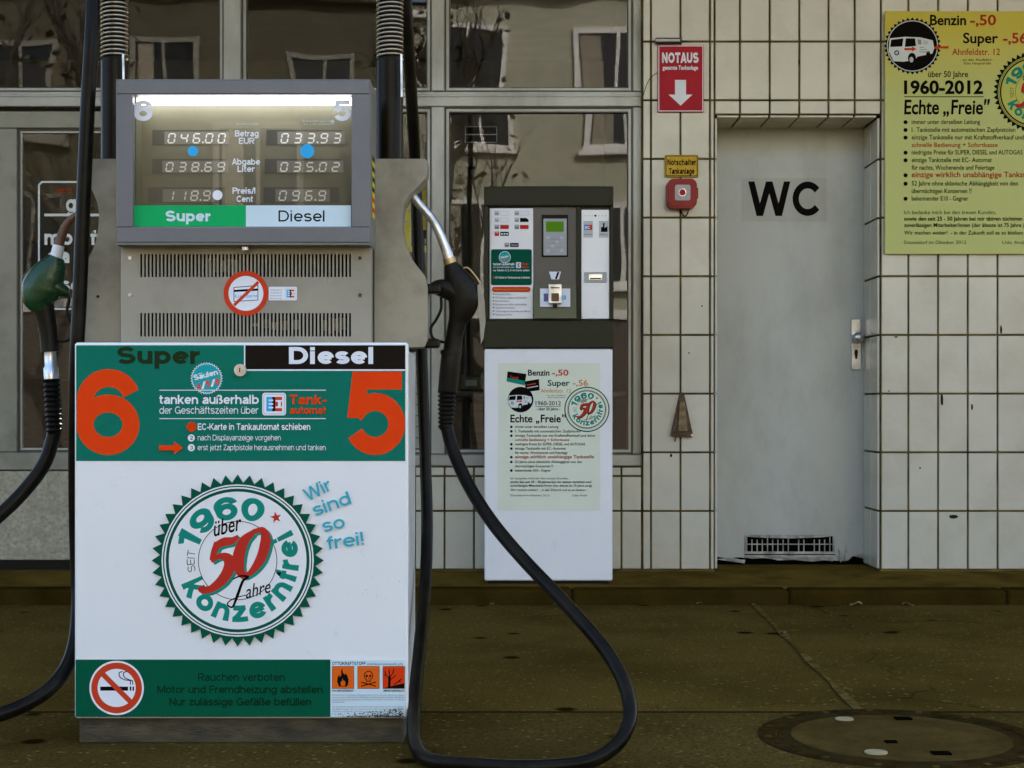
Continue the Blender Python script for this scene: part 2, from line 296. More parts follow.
# ------------------------------------------------------------------ lettering: a stroke alphabet (grotesque) and the built-in face
CAP, XH, DES = 0.72, 0.54, -0.2
def arc(cx, cy, rx, ry, a0, a1, n=None):
    n = n or max(4, int(abs(a1 - a0) / 12)); return [(cx + rx * math.cos(R(a0 + (a1 - a0) * i / n)), cy + ry * math.sin(R(a0 + (a1 - a0) * i / n))) for i in range(n + 1)]
def glyph(c, w):
    """strokes of one character: list of (points, closed), advance; w = stroke weight, skeletons are inset by half of it"""
    h = w / 2; X, C = XH, CAP; o = []
    L = lambda *p: o.append((list(p), False))
    A = lambda p, closed=False: o.append((p, closed))
    dots = None
    if c in 'äöüÄÖÜ': dots = c; c = {'ä': 'a', 'ö': 'o', 'ü': 'u', 'Ä': 'A', 'Ö': 'O', 'Ü': 'U'}[c]
    def arch(x0, x1, top=X, bot=0):
        ry = 0.17; A([(x0, top * 0.5)] + arc((x0 + x1) / 2, top - h - ry, (x1 - x0) / 2, ry, 180, 0) + [(x1, bot)])
    def bowl(x0, x1, y0, y1, a0=0, a1=360):
        q = arc((x0 + x1) / 2, (y0 + y1) / 2, (x1 - x0) / 2, (y1 - y0) / 2, a0, a1); cl = a1 - a0 == 360; A(q[:-1] if cl else q, cl)
    def ess(x0, x1, y0, y1):
        cx = (x0 + x1) / 2; rx = (x1 - x0) / 2; ry = (y1 - y0) / 4
        A(arc(cx, y1 - ry, rx * 0.95, ry, 25, 265) + arc(cx, y0 + ry, rx, ry, 85, -155))
    adv = 0.6
    if c == 'o': bowl(h, .56 - h, h, X - h); adv = .58
    elif c == 'n': L((h, 0), (h, X)); arch(h, .52 - h); adv = .56
    elif c == 'm': L((h, 0), (h, X)); arch(h, .44 - h / 2); arch(.44 - h / 2, .84 - h); adv = .88
    elif c == 'h': L((h, 0), (h, C)); arch(h, .52 - h); adv = .56
    elif c == 'r': L((h, 0), (h, X)); A([(h, X * .45)] + arc(.34, X - h - .2, .34 - h, .2, 180, 92)); adv = .36
    elif c == 'u': L((.52 - h, X), (.52 - h, 0)); A([(h, X)] + arc(.26, h + .17, .26 - h, .17, 180, 360)); adv = .56
    elif c == 'a':
        A(arc(.27, X - h - .13, .24 - h, .13, 165, 0) + [(.51 - h, 0)]); A([(.51 - h, .33), (.25, .30)] + arc(.2, .15, .2 - h, .155 - h, 80, 280) + [(.3, h + .01), (.51 - h, .16)]); adv = .55
    elif c == 'e': L((h, X * .5), (.56 - h, X * .5)); bowl(h, .56 - h, h, X - h, 0, 318); adv = .57
    elif c == 's': ess(h, .5 - h, h, X - h); adv = .52
    elif c == 'S': ess(h, .64 - h, h, C - h); adv = .67
    elif c == 'i': L((h, 0), (h, X)); L((h, C - w * .9), (h, C)); adv = w + .07
    elif c == 'l': L((h, 0), (h, C)); adv = w + .07
    elif c == 't': L((.12, X + .14), (.12, .16)); A([(.12, .17)] + arc(.27, h + .1, .15, .1, 180, 275)); L((0, X - h), (.3, X - h)); adv = .34
    elif c == 'f': A([(.13, 0), (.13, C - .16)] + arc(.27, C - h - .1, .14, .1, 180, 85)); L((0, X - h), (.3, X - h)); adv = .32
    elif c == 'k': L((h, 0), (h, C)); L((.46 - h / 2, X), (h, .17)); L((.2, .30), (.52 - h, 0)); adv = .54
    elif c == 'z': L((.02, X - h), (.46, X - h)); L((.40, X - h), (.08, h)); L((.02, h), (.48, h)); adv = .51
    elif c == 'b': L((h, 0), (h, C)); bowl(h, .56 - h, h, X - h); adv = .59
    elif c == 'd': L((.56 - h, 0), (.56 - h, C)); bowl(h, .56 - h, h, X - h); adv = .60
    elif c == 'p': L((h, DES), (h, X)); bowl(h, .56 - h, h, X - h); adv = .59
    elif c == 'q': L((.56 - h, DES), (.56 - h, X)); bowl(h, .56 - h, h, X - h); adv = .60
    elif c == 'g': A([(.56 - h, X), (.56 - h, 0)] + arc(.28, DES + h + .12, .28 - h, .12, 0, -160)); bowl(h, .56 - h, h, X - h); adv = .60
    elif c == 'c': bowl(h, .54 - h, h, X - h, 42, 318); adv = .54
    elif c == 'v': L((h * .9, X), (.26, 0)); L((.26, 0), (.52 - h * .9, X)); adv = .53
    elif c == 'w': L((h * .9, X), (.22, 0)); L((.22, 0), (.4, X)); L((.4, X), (.58, 0)); L((.58, 0), (.8 - h * .9, X)); adv = .81
    elif c == 'y': L((h * .9, X), (.27, .02)); L((.53 - h * .9, X), (.22, DES + h)); adv = .54
    elif c == 'j': A([(.12, X), (.12, DES + .14)] + arc(.03, DES + h + .06, .09, .06, 0, -80)); L((.12, C - w * .9), (.12, C)); adv = .12 + h + .06
    elif c == 'ß': A([(h, 0), (h, C - .18)] + arc(.24, C - h - .13, .24 - h, .13, 180, -60) + [(.26, .40)]); A([(.26, .40)] + arc(.30, .2, .22 - h * .6, .2 - h, 85, -110)); adv = .57
    elif c == 'I': L((h, 0), (h, C)); adv = w + .08
    elif c == 'D': L((h, 0), (h, C)); A([(h, C - h), (.28, C - h)] + arc(.30, C / 2, .36 - h, C / 2 - h, 90, -90) + [(h, h)]); adv = .70
    elif c == 'B': L((h, 0), (h, C)); A([(h, C - h), (.36, C - h)] + arc(.38, C * .74, .2 - h / 2, C * .26 - h, 90, -90) + [(h, C * .5)]); A([(h, C * .5), (.38, C * .5)] + arc(.40, C * .26 + h / 3, .22 - h / 2, C * .25 - h * .7, 90, -90) + [(h, h)]); adv = .66
    elif c == 'P': L((h, 0), (h, C)); A([(h, C - h), (.36, C - h)] + arc(.38, C * .7, .22 - h / 2, C * .3 - h, 90, -90) + [(h, C * .4 + h)]); adv = .62
    elif c == 'R': L((h, 0), (h, C)); A([(h, C - h), (.36, C - h)] + arc(.38, C * .7, .22 - h / 2, C * .3 - h, 90, -90) + [(h, C * .4 + h)]); L((.34, C * .44), (.58 - h / 2, 0)); adv = .64
    elif c == 'E': L((h, 0), (h, C)); L((h, C - h), (.54, C - h)); L((h, C * .51), (.50, C * .51)); L((h, h), (.55, h)); adv = .58
    elif c == 'F': L((h, 0), (h, C)); L((h, C - h), (.52, C - h)); L((h, C * .50), (.46, C * .50)); adv = .55
    elif c == 'L': L((h, 0), (h, C)); L((h, h), (.5, h)); adv = .53
    elif c == 'T': L((.29, 0), (.29, C)); L((0, C - h), (.58, C - h)); adv = .60
    elif c == 'K': L((h, 0), (h, C)); L((.60 - h / 2, C), (h, .24)); L((.24, .40), (.64 - h / 2, 0)); adv = .66
    elif c == 'M': L((h, 0), (h, C)); L((.78 - h, 0), (.78 - h, C)); L((h, C), (.39, .06)); L((.39, .06), (.78 - h, C)); adv = .82
    elif c == 'N': L((h, 0), (h, C)); L((.62 - h, 0), (.62 - h, C)); L((h, C - .03), (.62 - h, .03)); adv = .67
    elif c == 'W': L((h * .9, C), (.26, 0)); L((.26, 0), (.48, C)); L((.48, C), (.70, 0)); L((.70, 0), (.96 - h * .9, C)); adv = .97
    elif c == 'A': L((h * .9, 0), (.33, C)); L((.33, C), (.66 - h * .9, 0)); L((.16, .22), (.5, .22)); adv = .67
    elif c == 'U': A([(h, C)] + arc(.31, h + .2, .31 - h, .2, 180, 360) + [(.62 - h, C)]); adv = .66
    elif c == 'V': L((h * .9, C), (.32, 0)); L((.32, 0), (.64 - h * .9, C)); adv = .65
    elif c == 'O': bowl(h, .72 - h, h, C - h); adv = .75
    elif c == 'C': bowl(h, .70 - h, h, C - h, 38, 322); adv = .70
    elif c == 'G': bowl(h, .70 - h, h, C - h, 42, 345); L((.42, C * .45), (.70 - h * .6, C * .45)); L((.70 - h, C * .45), (.70 - h, 0)); adv = .74
    elif c == 'Z': L((.04, C - h), (.56, C - h)); L((.50, C - h), (.10, h)); L((.03, h), (.58, h)); adv = .61
    elif c == 'H': L((h, 0), (h, C)); L((.6 - h, 0), (.6 - h, C)); L((h, C * .5), (.6 - h, C * .5)); adv = .64
    elif c == 'J': A([(.42 - h, C), (.42 - h, .2)] + arc(.21, h + .15, .21 - h, .15, 0, -180)); adv = .46
    elif c == '0': bowl(h, .56 - h, h, C - h); adv = .60
    elif c == '1': L((.30, 0), (.30, C)); L((.32, C - h - .01), (.08, C - .17)); adv = .46
    elif c == '2': A(arc(.28, C - h - .17, .28 - h, .17, 170, -20) + [(.08, h)]); L((.03, h), (.55, h)); adv = .59
    elif c == '3': A(arc(.27, C * .74, .22 - h / 2, C * .26 - h, 160, -80)); A(arc(.27, C * .26 + h * .4, .28 - h, C * .26 - h * .6, 85, -160)); adv = .59
    elif c == '4': L((.42, 0), (.42, C)); L((.40, C), (h, .2)); L((0, .18), (.56, .18)); adv = .60
    elif c == '5': L((.13, C - h), (.53, C - h)); L((.15, C), (.10, .32)); A([(.09, .35)] + arc(.28, h + .19, .28 - h, .19, 130, -155)); adv = .60
    elif c == '6': bowl(h, .56 - h, h, C * .6); A([(h, C * .26)] + arc(.285, C - h - .19, .285 - h, .19, 180, 18)); adv = .60
    elif c == '7': L((.02, C - h), (.54, C - h)); L((.50, C - h), (.2, 0)); adv = .57
    elif c == '8': bowl(.06 + h, .5 - h, C * .5, C - h); bowl(h, .56 - h, h, C * .5); adv = .60
    elif c == '9': bowl(h, .56 - h, C * .4, C - h); A([(.56 - h, C * .74)] + arc(.275, h + .19, .285 - h, .19, 0, -162)); adv = .60
    elif c == '-' or c == '–': L((.03, .26), (.32, .26)); adv = .36
    elif c == '.': L((h, 0), (h, w)); adv = w + .07
    elif c == ',': L((h, w), (h * .4, -.12)); adv = w + .07
    elif c == '!': L((h, .2), (h, C)); L((h, 0), (h, w * .9)); adv = w + .1
    elif c == '/': L((.02, -.04), (.26, C)); adv = .3
    elif c == '+': L((.04, .27), (.46, .27)); L((.25, .06), (.25, .48)); adv = .5
    elif c == ' ': adv = .27
    if dots:
        cx = (adv - .04) / 2; y = (X if dots.islower() else C) + .08
        for d in (-.13, .13): L((cx + d, y), (cx + d, y + w * .95))
    return o, adv

_fontcache = {}
def fontmesh(text, bold, shear):
    k = (text, bold, shear)
    if k not in _fontcache:
        cu = bpy.data.curves.new('lettering', 'FONT'); cu.body = text; cu.size = 1; cu.offset = bold; cu.shear = shear; cu.resolution_u = 3; cu.fill_mode = 'FRONT'
        ob = bpy.data.objects.new('lettering', cu); COL.objects.link(ob)
        dg = bpy.context.evaluated_depsgraph_get(); me = bpy.data.meshes.new_from_object(ob.evaluated_get(dg))
        vs = [(v.co.x, v.co.y) for v in me.vertices]; fs = [tuple(p.vertices) for p in me.polygons]
        bpy.data.objects.remove(ob); bpy.data.curves.remove(cu); bpy.data.meshes.remove(me); _fontcache[k] = (vs, fs)
    return _fontcache[k]

class Print(MB):
    """flat printing on a vertical plate facing the street, laid out in survey units (px at distance D)"""
    def __init__(s, D, lift=0.0008): super().__init__(); s.D = D; s.y = YC + D - lift; s.n = 0
    def flat(s, poly, ink, faces=None):
        s.n += 1; y = s.y - s.n * 1.2e-5
        s.add([(ax(x, s.D), y, az(yy, s.D)) for x, yy in poly], faces or [tuple(range(len(poly)))], 'ink_' + ink if 'ink_' + ink in M else ink)
    def rect(s, x0, y0, x1, y1, ink): s.flat([(x0, y1), (x1, y1), (x1, y0), (x0, y0)], ink)
    def rrect(s, x0, y0, x1, y1, r, ink):
        p = []
        for cx, cy, a in ((x1 - r, y0 + r, 0), (x0 + r, y0 + r, 90), (x0 + r, y1 - r, 180), (x1 - r, y1 - r, 270)):
            p += [(cx + r * math.cos(R(a + t)), cy - r * math.sin(R(a + t))) for t in range(0, 91, 15)]
        s.flat(p, ink)
    def disc(s, cx, cy, r, ink, n=40, ry=None): s.flat([(cx + r * math.cos(2 * math.pi * i / n), cy - (ry or r) * math.sin(2 * math.pi * i / n)) for i in range(n)], ink)
    def ring(s, cx, cy, r0, r1, ink, n=64):
        p = [(cx + r * math.cos(2 * math.pi * i / n), cy - r * math.sin(2 * math.pi * i / n)) for r in (r0, r1) for i in range(n)]
        s.flat(p, ink, [(i, (i + 1) % n, (i + 1) % n + n, i + n) for i in range(n)])
    def burst(s, cx, cy, r0, r1, n, ink, rin=None):
        p = [(cx + (r1 if i % 2 else r0) * math.cos(math.pi * i / n), cy - (r1 if i % 2 else r0) * math.sin(math.pi * i / n)) for i in range(2 * n)]
        if rin is None: s.flat(p, ink); return
        q = [(cx + rin * math.cos(math.pi * i / n), cy - rin * math.sin(math.pi * i / n)) for i in range(2 * n)]
        N = 2 * n; s.flat(q + p, ink, [(i, (i + 1) % N, (i + 1) % N + N, i + N) for i in range(N)])
    def ribbon(s, pts, w, ink, closed=False, tf=None):
        """pts in y-up units; w constant or per point; tf maps (x, y) to survey px"""
        if len(pts) == 2 and not isinstance(w, (list, tuple)) and tf:      # slanting stems are cut level at head and foot
            (xa, ya), (xb, yb) = pts; dx, dy = abs(xb - xa), abs(yb - ya)
            if dx > .03 and dy > dx * .9:
                q = w / 2 * math.hypot(dx, dy) / dy; s.flat([tf(xa - q, ya), tf(xa + q, ya), tf(xb + q, yb), tf(xb - q, yb)], ink); return
        n = len(pts); l = []; r = []
        for i in range(n):
            a = pts[(i - 1) % n] if closed or i else pts[0]; b = pts[i]; c = pts[(i + 1) % n] if closed or i < n - 1 else pts[-1]
            d1 = Vector((b[0] - a[0], b[1] - a[1])); d2 = Vector((c[0] - b[0], c[1] - b[1]))
            if d1.length < 1e-9: d1 = d2
            if d2.length < 1e-9: d2 = d1
            d1.normalize(); d2.normalize(); t = d1 + d2
            if t.length < 1e-6: t = d1
            t.normalize(); nn = Vector((-t.y, t.x)); k = 1 / max(0.5, nn.dot(Vector((-d1.y, d1.x))))
            hw = (w[i] if isinstance(w, (list, tuple)) else w) / 2 * k
            l.append((b[0] + nn.x * hw, b[1] + nn.y * hw)); r.append((b[0] - nn.x * hw, b[1] - nn.y * hw))
        if closed: n0 = n
        else: n0 = n - 1
        p = l + r; tf = tf or (lambda x, y: (x, -y))
        s.flat([tf(x, y) for x, y in p], ink, [(i, i + n, (i + 1) % n + n, (i + 1) % n) for i in range(n0)])
    def line(s, pts, w, ink): s.ribbon([(x, -y) for x, y in pts], w, ink)
    def strokes(s, text, w, track=0.0):
        x = 0; out = []
        for c in text:
            g, adv = glyph(c, w)
            out += [([(x + a, b) for a, b in p], cl) for p, cl in g]; x += adv + track
        return out, max(1e-3, x - track - .04)
    def text(s, t, x0, base, cap, ink, x1=None, w=.13, track=0.0, rot=0.0, ext=1.0, shear=0.0):
        st, wid = s.strokes(t, w, track); sy = cap / CAP; sx = (x1 - x0) / wid if x1 is not None else sy * ext
        c, q = math.cos(R(rot)), math.sin(R(rot))
        def tf(x, y):
            u, v = (x + shear * y) * sx, y * sy; return (x0 + u * c - v * q, base - (u * q + v * c))
        for p, cl in st: s.ribbon(p, w, ink, cl, tf)
    def arctext(s, t, cx, cy, rad, cap, ink, a0, a1, w=.13, track=0.02, inside=False):
        """text from angle a0 to a1 (degrees, counter-clockwise from the right); inside: feet outwards"""
        st, wid = s.strokes(t, w, track); sy = cap / CAP
        def tf(x, y):
            a = R(a0 + (a1 - a0) * x / wid); r = rad + (-y if inside else y) * sy
            return (cx + r * math.cos(a), cy - r * math.sin(a))
        for p, cl in st:
            q = []
            for i, (u, v) in enumerate(p):                         # add points so that straight strokes follow the curve
                q.append((u, v))
                nx = p[(i + 1) % len(p)]
                if (cl or i < len(p) - 1) and abs(nx[0] - u) > .12: q += [(u + (nx[0] - u) * f, v + (nx[1] - v) * f) for f in (.33, .67)]
            s.ribbon(q, w, ink, cl, tf)
    def face(s, t, x0, base, cap, ink, x1=None, bold=0.0, shear=0.0, rot=0.0):
        """the built-in humanist face, cap height about 0.69"""
        vs, fs = fontmesh(t, bold, shear)
        if not fs: return
        mnx = min(v[0] for v in vs); mxx = max(v[0] for v in vs); sy = cap / 0.69; sx = (x1 - x0) / (mxx - mnx) if x1 is not None else sy
        c, q = math.cos(R(rot)), math.sin(R(rot)); P = []
        for x, y in vs: u, v = (x - mnx) * sx, y * sy; P.append((x0 + u * c - v * q, base - (u * q + v * c)))
        s.flat(P, ink, fs)

def fifty(p, cx, cy, u, ink, shade=None):
    """the brush-written 50, u = px per unit, about 1.1 units high"""
    for (dx, dy, k) in ([(0.05, -0.04, shade)] if shade else []) + [(0, 0, ink)]:
        tf = lambda x, y: (cx + (x + dx) * u * .98, cy - (y * .92 + dy + .10 * x) * u)
        five = catmull([(-.24, .48, 0), (-.50, .43, 0), (-.56, .40, 0)], 5)
        p.ribbon([(v.x, v.y) for v in catmull([(-.02, .56, 0), (-.14, .47, 0), (-.30, .46, 0), (-.46, .40, 0)], 5)], lerp_list([.06, .16, .19, .15], 16), k, False, tf)
        p.ribbon([(v.x, v.y) for v in catmull([(-.42, .46, 0), (-.50, .26, 0), (-.54, .10, 0)], 5)], lerp_list([.16, .13, .10], 11), k, False, tf)
        p.ribbon([(v.x, v.y) for v in catmull([(-.55, .07, 0), (-.38, .17, 0), (-.22, .10, 0), (-.20, -.10, 0), (-.34, -.34, 0), (-.56, -.50, 0), (-.72, -.50, 0), (-.76, -.42, 0)], 5)], lerp_list([.06, .12, .20, .24, .22, .16, .15, .14], 36), k, False, tf)
        z = catmull([(.30, .62, 0), (.08, .42, 0), (-.02, .05, 0), (.04, -.24, 0), (.20, -.26, 0), (.42, .02, 0), (.52, .40, 0), (.46, .62, 0), (.30, .62, 0)], 5)
        p.ribbon([(v.x, v.y) for v in z[:-1]], lerp_list([.10, .22, .25, .17, .10, .20, .22, .14, .10], 40), k, True, tf)

def seal(p, cx, cy, Ro, small=False, ground='panelwhite', teeth='dgreen', dark='ink_black', script=True):
    k = Ro / 86.0
    p.burst(cx, cy, Ro, Ro * .905, 44, teeth, Ro * .86) if not small else p.disc(cx, cy, Ro, 'ink_dgreen')
    if small: p.disc(cx, cy, Ro * .95, ground)
    
    p.disc(cx, cy, Ro * .885, ground); p.ring(cx, cy, Ro * .853, Ro * .868, teeth); p.ring(cx, cy, Ro * .80, Ro * .835, teeth)
    p.arctext('1960', cx, cy, Ro * .48, Ro * .27, 'teal', 167, 61, w=.17, track=.05)
    p.arctext('konzernfrei', cx, cy, Ro * .715, Ro * .255, 'teal', 203, 391, w=.165, track=.05, inside=True)
    p.arctext('SEIT', cx, cy, Ro * .50, Ro * .09, 'black', 194, 168, w=.07, track=.06)
    p.ring(cx, cy, Ro * .452, Ro * .46, 'black')
    sx, sy = cx + Ro * .445, cy - Ro * .50; st = []
    for i in range(10):
        r = Ro * (.07 if i % 2 == 0 else .028); a = R(100 + 36 * i); st.append((sx + r * math.cos(a), sy - r * math.sin(a)))
    p.flat(st, 'red')
    fifty(p, cx + Ro * .02, cy + Ro * .02, Ro * .60, 'red' if not small else 'dred', 'teal' if not small else 'black')
    if script:
        p.face('über', cx - Ro * .27, cy - Ro * .28, Ro * .18, 'black', x1=cx + Ro * .08, bold=.012, shear=.45, rot=14)
        p.face('ahre', cx + Ro * .10, cy + Ro * .44, Ro * .15, 'black', x1=cx + Ro * .41, bold=.006, shear=.45, rot=14)
        tf = lambda x, y: (cx + x * Ro, cy - y * Ro)
        p.ribbon([(v.x, v.y) for v in catmull([(-.06, -.22, 0), (.03, -.18, 0), (.12, -.19, 0), (.06, -.24, 0), (0, -.40, 0), (-.06, -.54, 0), (-.12, -.50, 0), (-.04, -.44, 0), (.10, -.40, 0)], 4)],
                 lerp_list([.012, .02, .026, .03, .034, .022, .014, .012, .010], 33), 'black', False, tf)
def eclogo(p, x0, y0, x1, y1):
    w, h = x1 - x0, y1 - y0
    p.rrect(x0, y0, x1, y1, w * .12, 'white'); p.rrect(x0 + w * .05, y0 + h * .05, x1 - w * .05, y1 - h * .05, w * .09, 'lgrey'); p.rrect(x0 + w * .08, y0 + h * .08, x1 - w * .08, y1 - h * .08, w * .07, 'white')
    p.rect(x0 + w * .17, y0 + h * .18, x0 + w * .5, y1 - h * .18, 'blue'); p.rect(x0 + w * .5, y0 + h * .18, x1 - w * .17, y1 - h * .18, 'sig')
    p.rect(x0 + w * .42, y0 + h * .18, x0 + w * .54, y1 - h * .18, 'black')
    for a in (.30, .46, .62): p.rect(x0 + w * .27, y0 + h * a, x0 + w * .46, y0 + h * (a + .07), 'white')
    p.rect(x0 + w * .56, y0 + h * .32, x1 - w * .17, y0 + h * .40, 'white'); p.rect(x0 + w * .56, y0 + h * .60, x1 - w * .17, y0 + h * .68, 'white'); p.rect(x0 + w * .66, y0 + h * .40, x1 - w * .22, y0 + h * .60, 'white')
def nosmoke(p, cx, cy, r):
    p.disc(cx, cy, r, 'white', 56); p.ring(cx, cy, r * .70, r * .93, 'sig', 56)
    p.rect(cx - r * .60, cy - r * .05, cx + r * .42, cy + r * .10, 'black')
    for t in (.50, .60): p.rect(cx + r * (t - .02), cy - r * .05, cx + r * (t + .04), cy + r * .10, 'black')
    for ox in (0, .16): p.line([(v.x, v.y) for v in catmull([(cx + r * (.50 + ox * .6), cy - r * .12, 0), (cx + r * (.50 + ox * .5), cy - r * .26, 0), (cx + r * (.30 + ox), cy - r * .30, 0), (cx + r * (.12 + ox), cy - r * .40, 0), (cx + r * (.10 + ox), cy - r * .56, 0), (cx + r * (.22 + ox), cy - r * .60, 0)], 4)], r * .035, 'black')
    c = .70; p.line([(cx - r * .57, cy - r * .57), (cx + r * .57, cy + r * .57)], r * .19, 'sig')

# ================================================================== SETTING
DW = 7.77; ZP = 0.09                                   # wall face distance, height of the raised pavement
g = MB(); g.box(-120, 120, -120, 60, -0.3, 0, 'asphalt'); tag(g.build('ground'), kind='structure')
y_seam = YC + 4.606
g = MB(); g.box(-9, 9, YC - 6, y_seam, -0.05, 0.004, 'asphalt_old'); tag(g.build('forecourt'), kind='structure')
g = MB(); g.box(-9, 9, y_seam + .002, y_seam + .026, -0.05, 0.003, 'joint'); tag(g.build('forecourt_seam'), kind='structure')
# tarred repair joint running from the kerb towards the street
g = MB(); a, b = at(754, 605, 7.14), at(858, 712, 4.66); N = 60
for k in range(N):
    t0, t1 = k / N, (k + 1) / N; w0 = .012 + .004 * math.sin(k * .37) + rng.uniform(-.002, .002)
    p, q = a.lerp(b, t0), a.lerp(b, t1); 
    if k: p0, p1 = lastq
    else: p0, p1 = (p.x - w0, p.y), (p.x + w0, p.y)
    q0, q1 = (q.x - w0 + rng.uniform(-.002, .002), q.y), (q.x + w0 + rng.uniform(-.002, .002), q.y)
    g.add([(*p0, .0045), (*p1, .0045), (*q1, .0045), (*q0, .0045)], [(0, 1, 2, 3)], 'sealant'); lastq = (q0, q1)
tag(g.build('repair_joint'), kind='structure')
# raised pavement and its kerb stones
g = MB(); ZK = .069; g.prism([(-.478, -.2), (.36, -.2), (.36, ZP - .003), (0, ZP - .003), (-.478, ZK - .002)], -12, 12, 'concrete', axis='x'); tag(g.build('pavement'), kind='structure')
g = MB(); xk = ax(790, 7.14)
for k in range(-10, 10):
    x0 = xk + k * 1.0
    g.box(x0 + .0025, x0 + .9975, -.628, -.48, -.2, ZK + rng.uniform(-.003, .001), 'kerb', .012)
g.box(-10, 10, -.62, -.49, -.2, ZK - .012, 'joint')
tag(g.build('kerb'), kind='structure')

# ------------------------------------------------------------------ the filling station building
bld = thing('station_building', (0, .2, 0), 'filling station building with cream tiled wall, large shop windows and a grey WC door', 'building')
X = lambda p: ax(p, DW); Z = lambda p: az(p, DW)
ROWS = [569.8 - 58.7 * k for k in range(0, 13)]        # tile joints, bottom to top
GAP = .0046
def tiles(mb, xs, zs, y=0.0, skip=None):
    for i in range(len(xs) - 1):
        for j in range(len(zs) - 1):
            x0, x1, z0, z1 = X(xs[i]) + GAP, X(xs[i + 1]) - GAP, Z(zs[j]) + GAP, Z(zs[j + 1]) - GAP
            if x1 - x0 < .004 or z1 - z0 < .004: continue
            dy = rng.uniform(0, .0012)
            mb.box(x0, x1, y + dy, y + .014, z0, z1, 'tile', .0025)
w = MB(); ZT = 3.6; PT = -140.0                        # wall masses (joint mortar shows between the tiles)
top_rows = ROWS
# pier between window and WC door, wall right of the door, strip above the door, parapet below the window
w.box(X(642.5), X(714.6), .010, .34, ZP - .02, ZT, 'grout'); tiles(w, [642.5, 651, 680.5, 710, 714.6], top_rows)
cols = [881, 908.5] + [908.5 + 29.75 * k for k in range(1, 28)]
w.box(X(881), X(cols[-1]), .010, .34, ZP - .02, ZT, 'grout'); tiles(w, cols, top_rows)
w.box(X(714.6) + .001, X(881) - .001, .010, .34, Z(114.5), ZT, 'grout')
tiles(w, [714.6, 740, 769.8, 799.4, 828.6, 854.8, 881], [114.5] + [r for r in top_rows if r < 112])
w.box(X(223), X(642.5) - .001, .016, .34, ZP - .02, Z(466.5), 'grout'); w.box(X(-700), X(-77), .016, .34, ZP - .02, Z(466.5), 'grout')
tiles(w, [651 - 29.5 * k for k in range(14, 0, -1)] + [642], [569.8, 511.1, 476.2, 466.8], y=.006)
# tiled reveal of the doorway: right jamb and lintel soffit
def jamb(xf, sgn):
    for j in range(len(ROWS) - 1):
        z0, z1 = Z(ROWS[j]) + GAP, Z(ROWS[j + 1]) - GAP
        if z0 > Z(114.5): break
        z1 = min(z1, Z(114.5) - .016)
        for y0, y1 in ((.016, .158), (.166, .326)): w.box(xf, xf + sgn * .012, y0, y1, z0, z1, 'tile', .0025)
jamb(X(881) - .003, -1); jamb(X(714.6) + .003, 1)
for x0, x1 in zip([716.5, 740, 769.8, 799.4, 828.6, 854.8], [740, 769.8, 799.4, 828.6, 854.8, 878]):
    for y0, y1 in ((.016, .158), (.166, .326)): w.box(X(x0) + GAP, X(x1) - GAP, y0, y1, Z(114.5) - .012, Z(114.5) - .001, 'tile', .0025)
for x, y, a, b in ((953, 516.6, 5, 2.2), (942, 400, 1.6, 7), (920, 468, 1, 1), (972, 407, 1, 4), (689, 353, .9, .9), (671, 455.5, 1.4, 2.2), (896, 337, 2, .8), (702, 306, .8, 1), (889, 391, .8, .8), (741, 100, 2, .9), (799, 62, .8, 3), (1001, 330, 1.2, 5)):
    w.prism([(X(x + a * math.cos(t * .785) * rng.uniform(.7, 1.1)), Z(y + b * math.sin(t * .785) * rng.uniform(.7, 1.1))) for t in range(8)], -.0012, .002, 'kerb')
w.build('tiled_wall', bld)
w = MB(); w.box(X(-700), X(1640), .01, .34, ZT + .001, 5.6, 'plaster'); w.box(X(-700), X(1640), -.04, .40, 5.601, 5.75, 'alu'); w.build('upper_wall', bld)

DF = 7.85; XF = lambda p: ax(p, DF); ZF = lambda p: az(p, DF); YF = YC + DF
win = MB()
def bar(mb, x0, y0, x1, y1, d0=0.0, d1=.07, m='alu', bev=.004): mb.box(XF(x0), XF(x1), YF + d0, YF + d1, ZF(y1), ZF(y0), m, bev)
bar(win, -700, 91.5, 642.3, 106.5); bar(win, -700, 94.5, 642.3, 97, -.004, .0)
for x0, x1 in ((223.5, 241), (431.5, 444.5)):
    bar(win, x0, -140, x1, 91.2, -.006, .066); bar(win, x0, 106.8, x1, 454, -.006, .066)
bar(win, 633, -140, 642.4, 91.2, .003, .07); bar(win, 633, 106.8, 642.4, 454, .003, .07)
bar(win, 241.3, 454.3, 642.3, 465.8, -.03, .07); bar(win, -700, -170, 642.3, -140.3)
panes = [(-420, -140, 223.5, 91.5), (241, -140, 431.5, 91.5), (444.5, -140, 633, 91.5), (241, 106.5, 431.5, 454), (444.5, 106.5, 633, 454)]
for x0, y0, x1, y1 in panes:       # dark rubber gasket and an inner bead round each pane
    for k, (m, t, d) in enumerate((('alu_dark', 1.6, .012), ('alu', 4.2, .020), ('alu_dark', 5.4, .026))):
        o = (0, 1.6, 4.2)[k]
        bar(win, x0 + o, y0 + o, x0 + t, y1 - o, d, .06, m, 0); bar(win, x1 - t, y0 + o, x1 - o, y1 - o, d, .06, m, 0)
        bar(win, x0 + t, y0 + o, x1 - t, y0 + t, d, .06, m, 0); bar(win, x0 + t, y1 - t, x1 - t, y1 - o, d, .06, m, 0)
wf = win.build('shop_window', bld)
